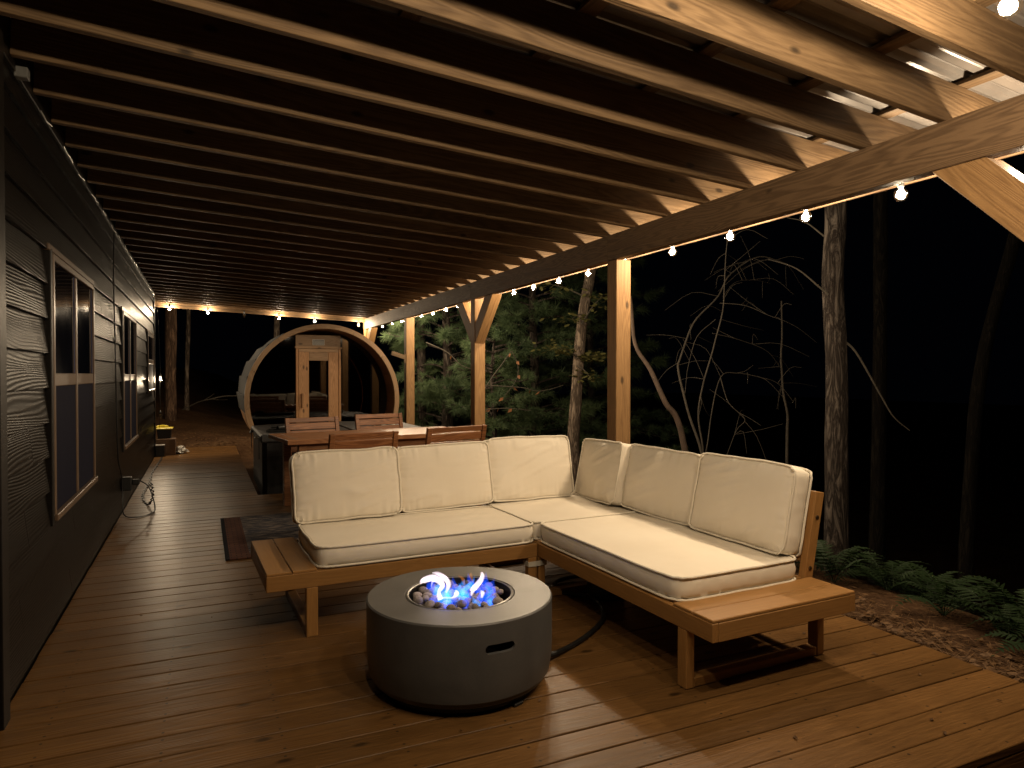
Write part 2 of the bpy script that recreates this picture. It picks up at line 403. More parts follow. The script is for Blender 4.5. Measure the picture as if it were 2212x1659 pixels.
# ================================================================== deck
deck = bpy.data.objects.new('deck', None); COL.objects.link(deck)
tag(deck, 'stained timber deck of wide boards with dark gaps', 'deck', kind='structure')
WALLX = -0.745
PITCH = 0.1515
def build_deck():
    y = 1.495; k = 0
    while y < 13.9:
        w = PITCH - random.choice((0.004, 0.006, 0.009))
        x1 = 3.285 + random.uniform(-0.006, 0.006) if y < 8.05 else 0.552
        x0 = WALLX + 0.012
        cuts = [x0, x1]
        o = None
        ln = x1 - x0
        b = box('deck_board', ((x0 + x1) / 2, y + w / 2, -0.016 + random.uniform(-0.0012, 0.0012)), (round(ln, 2), w, 0.032), M['deck'], deck, rot=(random.uniform(-0.005, 0.005), 0, random.uniform(-0.0006, 0.0006)), bevel=0.0025)
        y += PITCH; k += 1
    box('deck_board', ((WALLX + 0.552) / 2 + 0.01, y + 0.05, -0.016), (1.28, 0.12, 0.032), M['deck'], deck, bevel=0.004)
    box('rim_board', (1.27, 1.515, -0.13), (4.0, 0.038, 0.19), M['deck'], deck)
    box('rim_board', (3.25, 4.75, -0.13), (0.038, 6.4, 0.19), M['deck'], deck)
    box('rim_board', (1.9, 8.05, -0.13), (2.65, 0.038, 0.19), M['deck'], deck)
    box('rim_board', (0.525, 10.98, -0.13), (0.038, 5.8, 0.19), M['deck'], deck)
build_deck()

# ================================================================== house
house = thing('house', 'dark brown house wall with embossed lap siding along the deck', 'house', (WALLX, 3.2, 0))
HY0, HY1 = 3.22, 12.68
def hp(x, y, z): return (x - WALLX, y - 3.2, z)
def build_house():
    box('wall', hp(-0.95, (HY0 + HY1) / 2, 1.32), (0.34, HY1 - HY0 - 0.03, 3.0), M['trim'], house)
    z = 1.469 - 0.18 * 9; k = 0
    while z < 2.62:
        h = 0.196
        y = HY0 - (k * 1.37 % 3.0)
        while y < HY1 - 0.02:
            a, b = max(y, HY0 + 0.03), min(y + 3.0 + 0.5 * ((k * 7) % 3 - 1) * 0.3, HY1 - 0.03)
            if b - a > 0.05:
                hl = (b - a) / 2 - 0.0015
                m = MB(); X0, X1 = 0.0, 0.026
                vs = []
                for yy in (-hl, hl):
                    vs += [(-0.012, yy, 0), (X1, yy, 0.0), (X1, yy, 0.004), (0.004, yy, h), (-0.012, yy, h)]
                fs = [(0, 1, 6, 5), (1, 2, 7, 6), (2, 3, 8, 7), (3, 4, 9, 8), (4, 0, 5, 9), (4, 3, 2, 1, 0), (5, 6, 7, 8, 9)]
                m.add(vs, fs).build('siding_board', M['siding'], house, hp(WALLX - 0.010, (a + b) / 2, z))
            y = b + 0.0
            if b >= HY1 - 0.031: break
        z += 0.18; k += 1
    box('corner_trim', hp(WALLX - 0.02, HY1 + 0.005, 1.26), (0.09, 0.075, 2.98), M['trim'], house)
    box('corner_trim', hp(WALLX - 0.005, HY0 - 0.02, 1.22), (0.10, 0.10, 2.95), M['trim'], house)
    box('ledger_board', hp(WALLX + 0.005, (HY0 + HY1) / 2, 2.745), (0.04, HY1 - HY0, 0.19), M['trim'], house)
    # ragged flashing edge along the wall head
    pts = []; y = 4.0
    while y < 9.6:
        pts.append((WALLX + 0.034 + random.uniform(-.004, .006), y, 2.643 + random.uniform(-0.012, 0.012))); y += 0.11
    for i in range(0, len(pts) - 3, 5):
        q = [Vector(p) - Vector(pts[i]) for p in pts[i:i + 3 + (i % 2)]]
        MB().tube(q, 0.0035, 5).build('flashing', M['flash'], house, hp(*pts[i]))
    box('junction_box', hp(-0.703, 3.56, 2.655), (0.05, 0.05, 0.045), plain('grey_box', (0.16, 0.16, 0.15), 0.5), house)
    wins = [(4.27, 5.75, 0.585, 2.0, 1.33, 2), (7.75, 9.2, 0.61, 1.99, 1.325, 2), (11.1, 12.35, 1.10, 1.97, 1.55, 1)]
    for y0, y1, z0, z1, zm, n in wins:
        w = part_empty('window', house, hp(WALLX, (y0 + y1) / 2, z0))
        L, Hh = y1 - y0, z1 - z0; fx = 0.018
        def wb(nm, yc, zc, sy, sz, dx=0.0, sx=0.044, mat=M['winframe'], bev=0.004):
            return box(nm, (fx - 0.008 + dx, yc - (y0 + y1) / 2, zc - z0), (sx, sy, sz), mat, w, bevel=bev)
        t = 0.036
        wb('frame', y0 + t / 2, (z0 + z1) / 2, t, Hh); wb('frame', y1 - t / 2, (z0 + z1) / 2, t, Hh)
        wb('frame', (y0 + y1) / 2, z1 - t / 2 + 0.002, L - 2 * t - 0.002, t, -0.003); wb('sill', (y0 + y1) / 2, z0 + t / 2 - 0.002, L + 0.01, t, 0.012)
        wb('casing', y0 - 0.026, (z0 + z1) / 2, 0.05, Hh + 0.04, -0.004, 0.044, M['trim']); wb('casing', (y0 + y1) / 2 - 0.02, z1 + 0.022, L + 0.1, 0.036, -0.004, 0.042, M['winframe'])  # near-side casing is a blackened strip for the shadowed gap beside the frame
        edges = [y0 + t] + ([(y0 + y1) / 2 - 0.026, (y0 + y1) / 2 + 0.026] if n == 2 else []) + [y1 - t]
        if n == 2: wb('mullion', (y0 + y1) / 2, (z0 + z1) / 2, 0.052, Hh - 2 * t - 0.004, -0.004)
        for i in range(n):
            a, b = edges[2 * i], edges[2 * i + 1]
            wb('meeting_rail', (a + b) / 2, zm, b - a - 0.004, 0.07, -0.007)
            wb('pane', (a + b) / 2, (zm + 0.035 + z1 - t) / 2, b - a - 0.002, z1 - t - zm - 0.037, 0.002, 0.012, M['glass_dark'], 0)
            wb('insect_screen', (a + b) / 2, (zm - 0.035 + z0 + t) / 2, b - a - 0.002, zm - 0.037 - z0 - t, 0.005, 0.012, M['screen'], 0)
            wb('sash_edge', b - 0.012, (zm + 0.035 + z1 - t) / 2, 0.02, z1 - t - zm - 0.04, 0.004, 0.012, M['curtain'], 0)
build_house()

# ================================================================== porch roof (joists, beam, posts, purlins, metal)
BX = 3.07                     # inner face of beam and posts
SKEW = 0.22 / 3.815
def jz(x): return 2.683 - (x - WALLX) * 0.0455      # joist underside
roof = thing('porch_roof', 'lean-to porch roof of exposed timber joists carried on a long beam and posts', 'porch roof', (BX + 0.07, 4.78, 0))
def rp(p): return (p[0] - roof.location[0], p[1] - roof.location[1], p[2])
def build_roof():
    JD = 0.184
    def jp(x, y0, dz): return rp((x, y0 + (x - WALLX) * SKEW, jz(x) + dz))
    ks = list(range(-6, 26))
    for k in ks:
        y0 = 3.45 + 0.41 * k + random.uniform(-0.006, 0.006)
        xl = WALLX + 0.03 if 3.2 < y0 < 12.7 else WALLX - 0.05
        beam_between('joist', jp(xl, y0 + random.uniform(-.008, .008), JD / 2 + random.uniform(-.004, .002)), jp(3.62, y0, JD / 2), 0.038, JD, M['frame'], roof, bevel=0.003)
    # purlins along the porch, under the metal
    for x in [-0.45 + 0.61 * i for i in range(7)]:
        yo = (x - WALLX) * SKEW
        beam_between('purlin', rp((x, 0.85 + yo, jz(x) + JD + 0.010)), rp((x, 13.9 + yo, jz(x) + JD + 0.010)), 0.085, 0.019, M['frame'], roof, bevel=0.002)
    # ribbed metal sheets
    y = 0.8
    while y < 14.2:
        m = MB(); prof = []
        for r in range(4):
            b = r * 0.23
            prof += [(b, 0), (b + 0.012, 0.019), (b + 0.032, 0.019), (b + 0.044, 0), (b + 0.10, 0), (b + 0.106, 0.004), (b + 0.116, 0.004), (b + 0.122, 0), (b + 0.165, 0), (b + 0.171, 0.004), (b + 0.181, 0.004), (b + 0.187, 0)]
        prof.append((0.92, 0.0))
        vs = []
        for x in (WALLX - 0.1, 3.72):
            for dy, dz in prof:
                vs.append(rp((x, min(y + dy, 14.35) + (x - WALLX) * SKEW, jz(x) + JD + 0.022 + dz)))
        n = len(prof)
        m.add(vs, [(i, i + 1, n + i + 1, n + i) for i in range(n - 1)]).build('roof_sheet', M['metal_roof'], roof)
        y += 0.9215
    # main beam, joined over the posts
    PY = [1.455, 4.78, 7.96, 11.08, 14.22]
    cuts = [0.9, 4.85, 8.03, 11.15, 14.34]
    for a, b in zip(cuts, cuts[1:]):
        for ply in range(2):
            beam_between('beam', rp((BX + 0.022 + 0.045 * ply, a + 0.001, 2.405)), rp((BX + 0.022 + 0.045 * ply, b - 0.001, 2.405)), 0.044, 0.212 if ply == 0 else 0.206, M['beam'], roof, bevel=0.003)
    for i, py in enumerate(PY):
        z0 = ground_z(BX + 0.07, py) - 0.05 if py > 8.05 else -0.0
        p = box('post', rp((BX + 0.071, py, (2.298 + z0) / 2)), (0.14, 0.14, round(2.298 - z0, 3)), M['post'], roof, bevel=0.005)
        if i in (0, 2, 4):
            for s in ((-1, 1) if i != 4 else (-1,)):
                a = rp((BX + 0.068, py + s * 0.055, 1.80)); b = rp((BX + 0.068, py + s * 0.60, 2.345))
                # mitred knee brace
                d = 0.10
                vs = []
                for x in (-0.062, 0.062):
                    X = a[0] + x
                    y1 = roof.location[1]
                    Y0 = py - y1 + s * 0.0705
                    vs += [(X, Y0, 1.74), (X, Y0, 1.98), (X, Y0 + s * 0.317, 2.297), (X, Y0 + s * 0.557, 2.297)]
                fs = [(0, 1, 2, 3), (7, 6, 5, 4), (0, 4, 5, 1), (1, 5, 6, 2), (2, 6, 7, 3), (3, 7, 4, 0)]
                vv = Vector((sum(v[0] for v in vs) / 8, sum(v[1] for v in vs) / 8, sum(v[2] for v in vs) / 8))
                rm = Matrix.Rotation(-s * R(45), 3, 'X')
                br = MB().add([rm.inverted() @ (Vector(v) - vv) for v in vs], fs).build('brace', M['post'], roof, vv, rm.to_euler(), bevel=0.004)
                bm = bmesh.new(); bm.from_mesh(br.data); bmesh.ops.recalc_face_normals(bm, faces=bm.faces); bm.to_mesh(br.data); bm.free()
    # far end joist pair
    a = rp((WALLX - 0.12, 14.20, 2.655)); b = rp((3.30, 14.20, 2.475))
    beam_between('end_beam', a, b, 0.040, 0.085, M['frame'], roof)
    a = rp((WALLX - 0.12, 14.16, 2.77)); b = rp((3.62, 14.16, 2.575))
    beam_between('end_beam', a, b, 0.038, 0.15, M['frame'], roof)
    for a, b in ((0.95, 5.0), (5.0, 9.6), (9.6, 14.3)):
        beam_between('fascia', rp((3.632, a + 0.001, 2.528)), rp((3.632, b - 0.001, 2.528)), 0.019, 0.188, M['beam'], roof, bevel=0.003)
    # small cleat on far post
    box('cleat', rp((BX - 0.012, 11.06, 1.62)), (0.02, 0.05, 0.16), M['frame'], roof)
    beam_between('cleat', rp((BX - 0.02, 11.05, 1.64)), rp((BX - 0.25, 11.0, 1.71)), 0.04, 0.07, M['frame'], roof)
build_roof()

# ================================================================== string lights
def bulb_mesh():
    m = MB(); r = BULB_R + 0.004
    prof = [(0.0001, -r)]
    for i in range(1, 9):
        t = -math.pi / 2 + i * (math.pi * 0.86) / 8
        prof.append((max(r * math.cos(t), 0.010), r * math.sin(t)))
    prof.append((0.011, r + 0.006))
    m.lathe(prof, 14, close=True); me = bpy.data.meshes.new('bulb'); me.from_pydata(m.v, [], m.f); me.materials.append(M['bulb'])
    for p in me.polygons: p.use_smooth = True
    return me
def socket_mesh():
    m = MB().lathe([(0.012, 0.0), (0.0165, 0.004), (0.0165, 0.038), (0.009, 0.046), (0.006, 0.058)], 12)
    me = bpy.data.meshes.new('socket'); me.from_pydata(m.v, [], m.f); me.materials.append(M['socket'])
    for p in me.polygons: p.use_smooth = True
    return me
BM_, SM_ = bulb_mesh(), socket_mesh()
LD = bpy.data.lights.new('bulb_light', 'POINT'); LD.energy = BULB_W; LD.color = BULB_C; LD.shadow_soft_size = BULB_R
def string_light(label, pts, bulbs, cordpts, group='string lights'):
    root = thing('string_light', label, 'string light', cordpts[0], group=group)
    o0 = Vector(cordpts[0])
    MB().tube([Vector(p) - o0 for p in cordpts], 0.0035, 6).build('cord', M['cord'], root)
    for (p, lit) in bulbs:
        b = bpy.data.objects.new('bulb', BM_); COL.objects.link(b); b.parent = root; b.location = Vector(p) - o0
        s = bpy.data.objects.new('socket', SM_); COL.objects.link(s); s.parent = b; s.location = (0, 0, BULB_R + 0.006)
        if lit:
            l = bpy.data.objects.new('bulb_light', LD); COL.objects.link(l); l.parent = b; l.location = (0, 0, 0)
    return root
def sag(points, drop=0.02, n=5):
    out = []
    for a, b in zip(points, points[1:]):
        a, b = Vector(a), Vector(b)
        for k in range(n):
            t = k / n; p = a.lerp(b, t); p.z -= drop * 4 * t * (1 - t); out.append(p)
    out.append(Vector(points[-1])); return out
def build_strings():
    TOP = BULB_R + 0.006 + 0.060
    ys = [y * 1.061 for y in [1.72, 2.325, 2.92, 3.545, 4.158, 4.79, 5.385, 5.945, 6.505, 7.01, 7.65, 8.25, 8.85, 9.36, 9.99, 10.6, 11.2, 11.77, 12.45, 13.2]]
    X = 3.40
    zs = [2.318 if y < 2.6 else 2.332 + 0.02 * smoothstep(5, 13, y) for y in ys]
    bl = [((X, y, z), True) for y, z in zip(ys, zs)]
    string_light('string of glowing globe bulbs along the outer edge of the long beam', None, bl, sag([(X, 0.95, 2.42)] + [(X, y, z + TOP) for y, z in zip(ys, zs)] + [(X, 14.1, 2.42)], 0.012))
    Y = 14.13
    xs = [2.93, 2.05, 1.37, 0.73, 0.09, -0.56]
    zf = lambda x: 2.560 - (x + 0.56) * 0.0535
    string_light('string of globe bulbs under the far end beam behind the sauna, one bulb unlit', None, [((x, Y, zf(x)), x != 0.73) for x in xs], sag([(3.15, Y, 2.45)] + [(x, Y, zf(x) + TOP) for x in xs] + [(-0.80, Y, 2.63)], 0.01))
    xs = [2.17, 1.56, 0.95, 0.34]
    string_light('string of globe bulbs across the near end of the roof, top right of photo', None, [((x, 1.24, jz(x) - 0.105), True) for x in xs], sag([(3.1, 1.22, jz(3.1) - 0.02)] + [(x, 1.24, jz(x) - 0.105 + TOP) for x in xs] + [(-0.60, 1.24, 2.67)], 0.01))
    cx, cy = WALLX + 0.075, 12.70
    string_light('string of bulbs hanging down the far house corner with one lit bulb', None, [((cx + 0.025, cy, 1.275), True), ((cx + 0.02, cy, 0.66), False)], catmull([(cx - 0.02, cy, 2.62), (cx + 0.01, cy, 1.9), (cx + 0.025, cy, 1.275 + TOP), (cx + 0.015, cy + 0.01, 1.1), (cx + 0.02, cy, 0.66 + TOP), (cx, cy, 0.45)], 5))
build_strings()

# ================================================================== fire pit
pit = thing('fire_pit', 'round grey concrete gas fire pit with burning blue and white flames', 'fire pit', (1.045, 2.868, 0))
def build_pit():
    Ro, Ri, Ht = 0.412, 0.243, 0.382
    prof = [(Ro - 0.06, 0.040), (Ro - 0.030, 0.040), (Ro - 0.024, 0.046), (Ro - 0.022, 0.062), (Ro - 0.012, 0.066), (Ro - 0.003, 0.12), (Ro, 0.18), (Ro, Ht - 0.006), (Ro - 0.006, Ht), (Ri + 0.004, Ht), (Ri, Ht - 0.004), (Ri, Ht - 0.03),
            (Ri + 0.01, Ht - 0.04), (Ro - 0.018, Ht - 0.04), (Ro - 0.02, 0.16), (Ro - 0.055, 0.06)]
    m = MB(); m.lathe(prof + [prof[0]], 96, close=True)
    sh = m.build('shell', M['concrete'], pit, smooth=True, angle=40)
    # stadium-shaped hand hole cut through the wall, seen right of the middle
    dirx, diry = math.sin(R(3.0)), -math.cos(R(3.0))
    ang = math.atan2(diry, dirx)
    cut = MB(); hw, hh, n = 0.046, 0.019, 10
    ring = [(hw * (1 if math.cos(t) >= 0 else -1) + hh * math.cos(t), hh * math.sin(t)) for t in [2 * math.pi * (i + 0.5) / (2 * n) for i in range(2 * n)]]
    vs = [(d, x, z) for d in (Ro - 0.08, Ro + 0.05) for x, z in ring]
    k = len(ring)
    cut.add(vs, [tuple(range(k))[::-1], tuple(range(k, 2 * k))] + [(i, (i + 1) % k, k + (i + 1) % k, k + i) for i in range(k)])
    me = bpy.data.meshes.new('cut'); me.from_pydata(cut.v, [], cut.f)
    bm = bmesh.new(); bm.from_mesh(me); bmesh.ops.recalc_face_normals(bm, faces=bm.faces); bm.to_mesh(me); bm.free()
    co = bpy.data.objects.new('cut', me); COL.objects.link(co)
    co.parent = pit; co.location = (0, 0, 0.277); co.rotation_euler = (0, 0, ang)
    bm = bmesh.new(); bm.from_mesh(sh.data); bmesh.ops.recalc_face_normals(bm, faces=bm.faces); bm.to_mesh(sh.data); bm.free()
    md = sh.modifiers.new('b', 'BOOLEAN'); md.operation = 'DIFFERENCE'; md.object = co; md.solver = 'EXACT'
    bpy.context.view_layer.update()
    dg = bpy.context.evaluated_depsgraph_get()
    nm = bpy.data.meshes.new_from_object(sh.evaluated_get(dg)); sh.modifiers.clear(); sh.data = nm
    for p in nm.polygons: p.use_smooth = True
    nm.set_sharp_from_angle(angle=R(30))
    bpy.data.objects.remove(co)
    MB().lathe([(Ro - 0.10, 0.012), (Ro - 0.055, 0.012), (Ro - 0.055, 0.042), (Ro - 0.10, 0.042), (Ro - 0.10, 0.012)], 64, close=True).build('base_ring', M['black'], pit)
    for i in range(4):
        a = R(20 + 90 * i); box('foot', ((Ro - 0.06) * math.cos(a), (Ro - 0.06) * math.sin(a), 0.0065), (0.05, 0.05, 0.013), M['black'], pit, rot=(0, 0, a))
    MB().lathe([(Ri - 0.001, Ht - 0.002), (Ri - 0.012, Ht - 0.003), (Ri - 0.016, Ht - 0.012), (Ri - 0.03, Ht - 0.07), (0.0001, Ht - 0.07)], 64, close=True).build('bowl', M['bowl'], pit)
    MB().lathe([(Ri - 0.0145, Ht - 0.001), (Ri - 0.010, Ht + 0.0015), (Ri - 0.006, Ht - 0.001)], 64, close=True).build('bowl_rim', M['flash'], pit)
    # stones
    meshes = []
    for s in range(8):
        bm = bmesh.new(); bmesh.ops.create_icosphere(bm, subdivisions=3, radius=1.0)
        ax = (1.0, random.uniform(0.72, 0.95), random.uniform(0.6, 0.8))
        for v in bm.verts:
            d = 1 + 0.16 * noise.noise(v.co * 1.3 + Vector((s * 9, 0, 0))) + 0.05 * noise.noise(v.co * 4 + Vector((0, s * 5, 0)))
            v.co = Vector((v.co.x * ax[0], v.co.y * ax[1], v.co.z * ax[2])) * d
        me = bpy.data.meshes.new('stone'); bm.to_mesh(me); bm.free(); me.materials.append(M['stone'])
        for p in me.polygons: p.use_smooth = True
        meshes.append(me)
    pts = []
    tries = 0
    while len(pts) < 120 and tries < 20000:
        tries += 1
        rr = (Ri - 0.045) * math.sqrt(random.random()); a = random.uniform(0, 2 * math.pi)
        r = random.uniform(0.015, 0.024)
        x, y = rr * math.cos(a), rr * math.sin(a)
        layer = 0 if len(pts) < 75 else 1
        z = Ht - 0.047 + layer * 0.024 + random.uniform(-0.004, 0.006)
        if all((x - p[0]) ** 2 + (y - p[1]) ** 2 + (z - p[2]) ** 2 > (0.80 * (r + p[3])) ** 2 for p in pts):
            pts.append((x, y, z, r))
    for x, y, z, r in pts:
        o = bpy.data.objects.new('stone', random.choice(meshes)); COL.objects.link(o); o.parent = pit
        o.location = (x, y, z); o.scale = (r * random.uniform(1.0, 1.3),) * 3
        o.rotation_euler = (random.uniform(-.5, .5), random.uniform(-.5, .5), random.uniform(0, 6.3))
    # flames: closed tongues of glowing gas
    rx, ry = Vector((math.cos(R(20)), -math.sin(R(20)), 0)), Vector((math.sin(R(20)), math.cos(R(20)), 0))
    def tongue(mat, pts, rads, flat=0.55, ph=0.0):
        pts = catmull(pts, 5); n = len(pts)
        rr = []
        for i in range(n):
            t = i / (n - 1) * (len(rads) - 1); k = min(int(t), len(rads) - 2); rr.append(max(0.0006, 1.25 * (rads[k] * (1 - t + k) + rads[k + 1] * (t - k))))
        m = MB(); seg = 12; vs = []
        for i, p in enumerate(pts):
            d = (pts[min(i + 1, n - 1)] - pts[max(i - 1, 0)]).normalized()
            a = d.cross(ry); a = a.normalized() if a.length > 1e-4 else rx.copy(); b = a.cross(d).normalized()
            for k in range(seg):
                t = 2 * math.pi * k / seg
                w = 1 + 0.22 * math.sin(3 * t + i * 0.7 + ph)
                vs.append(p + a * math.cos(t) * rr[i] * w + b * math.sin(t) * rr[i] * flat * w)
        fs = [(i * seg + k, i * seg + (k + 1) % seg, (i + 1) * seg + (k + 1) % seg, (i + 1) * seg + k) for i in range(n - 1) for k in range(seg)]
        fs += [tuple(range(seg))[::-1], tuple(range((n - 1) * seg, n * seg))]
        m.add(vs, fs); m.smooth = True; fo = m.build('flame', mat, pit, angle=80)
        bm = bmesh.new(); bm.from_mesh(fo.data); bmesh.ops.recalc_face_normals(bm, faces=bm.faces); bm.to_mesh(fo.data); bm.free()
    def P(a, b, z): return rx * a * 1.08 + ry * b + Vector((0, 0, Ht + z * 1.15))
    W, B, C, O = M['flame_white'], M['flame_blue'], M['flame_cyan'], M['flame_orange']
    # left white licks
    tongue(W, [P(-0.082, -0.02, -0.02), P(-0.086, -0.02, 0.010), P(-0.072, -0.01, 0.034), P(-0.105, 0, 0.056), P(-0.15, 0, 0.050), P(-0.165, 0, 0.036)], [0.010, 0.007, 0.010, 0.013, 0.011, 0.003])
    tongue(W, [P(-0.058, 0.0, 0.0), P(-0.048, 0.0, 0.030), P(-0.062, 0, 0.056), P(-0.092, 0, 0.074), P(-0.115, 0, 0.078)], [0.004, 0.009, 0.010, 0.007, 0.003], ph=1)
    tongue(W, [P(-0.12, 0.01, 0.02), P(-0.11, 0.01, 0.045), P(-0.075, 0.01, 0.052), P(-0.05, 0.01, 0.035)], [0.002, 0.005, 0.006, 0.002], ph=2)
    tongue(W, [P(-0.09, -0.05, -0.012), P(-0.065, -0.05, -0.006), P(-0.03, -0.05, -0.006), P(-0.014, -0.05, 0.010), P(-0.02, -0.05, 0.022)], [0.006, 0.003, 0.004, 0.010, 0.003], ph=2)
    # right white licks
    tongue(W, [P(0.040, -0.02, 0.012), P(0.058, -0.02, 0.022), P(0.082, -0.02, 0.044), P(0.092, -0.02, 0.068), P(0.088, -0.02, 0.082)], [0.003, 0.011, 0.010, 0.008, 0.004], ph=1)
    tongue(W, [P(0.046, -0.03, -0.008), P(0.052, -0.03, 0.012), P(0.068, -0.03, 0.024)], [0.003, 0.008, 0.005], ph=3)
    tongue(W, [P(0.088, -0.05, -0.010), P(0.092, -0.05, 0.008), P(0.084, -0.05, 0.018)], [0.004, 0.008, 0.003], ph=2)
    tongue(C, [P(0.018, 0.05, 0.0), P(0.014, 0.05, 0.020), P(0.020, 0.05, 0.036)], [0.004, 0.007, 0.002], ph=2)
    tongue(C, [P(-0.02, -0.06, -0.02), P(0.02, -0.06, -0.012), P(0.045, -0.06, -0.010)], [0.003, 0.004, 0.002], ph=2)
    # blue base
    rb = random.Random(3)
    for i in range(60):
        a = rb.uniform(-0.135, 0.145); b = rb.uniform(-0.12, 0.10); h = rb.uniform(0.022, 0.062)
        sgn = rb.uniform(-0.03, 0.03)
        tongue(B if rb.random() < 0.8 else C, [P(a, b, -0.03), P(a + sgn * 0.4, b, -0.03 + h * 0.6), P(a + sgn, b, -0.03 + h), P(a + sgn * 1.3, b, -0.022 + h * 1.35)], [rb.uniform(0.006, 0.013), rb.uniform(0.008, 0.018), rb.uniform(0.005, 0.01), 0.001], 0.6, i)
    tongue(O, [P(0.02, 0.06, 0.0), P(0.012, 0.06, 0.035), P(-0.008, 0.06, 0.05)], [0.003, 0.007, 0.003])
    tongue(O, [P(0.055, 0.06, 0.02), P(0.045, 0.06, 0.05), P(0.05, 0.06, 0.06)], [0.004, 0.007, 0.002])
build_pit()
# gas hose
hp_ = catmull([(1.40, 2.80, 0.06), (1.55, 2.88, 0.02), (1.80, 3.02, 0.016), (2.02, 3.22, 0.016), (2.12, 3.50, 0.016), (2.0, 3.72, 0.016), (2.1, 3.9, 0.016), (2.35, 3.9, 0.03)], 8)
o = MB().tube([Vector(p) - Vector((1.40, 2.8, 0)) for p in hp_], 0.013, 10).build('gas_hose', M['black'], None, (1.40, 2.8, 0))
tag(o, 'black gas hose running from the fire pit under the sofa', 'hose')
m = MB().lathe([(0.0001, 0.0), (0.10, 0.0), (0.115, 0.012), (0.115, 0.10), (0.10, 0.115), (0.06, 0.12), (0.0001, 0.12)], 32, close=True)
o = m.build('tank_cover', plain('dark_green_plastic', (0.02, 0.035, 0.02), 0.4), None, (2.24, 3.55, 0.0))
tag(o, 'dark round lidded canister on the deck under the sofa', 'canister')

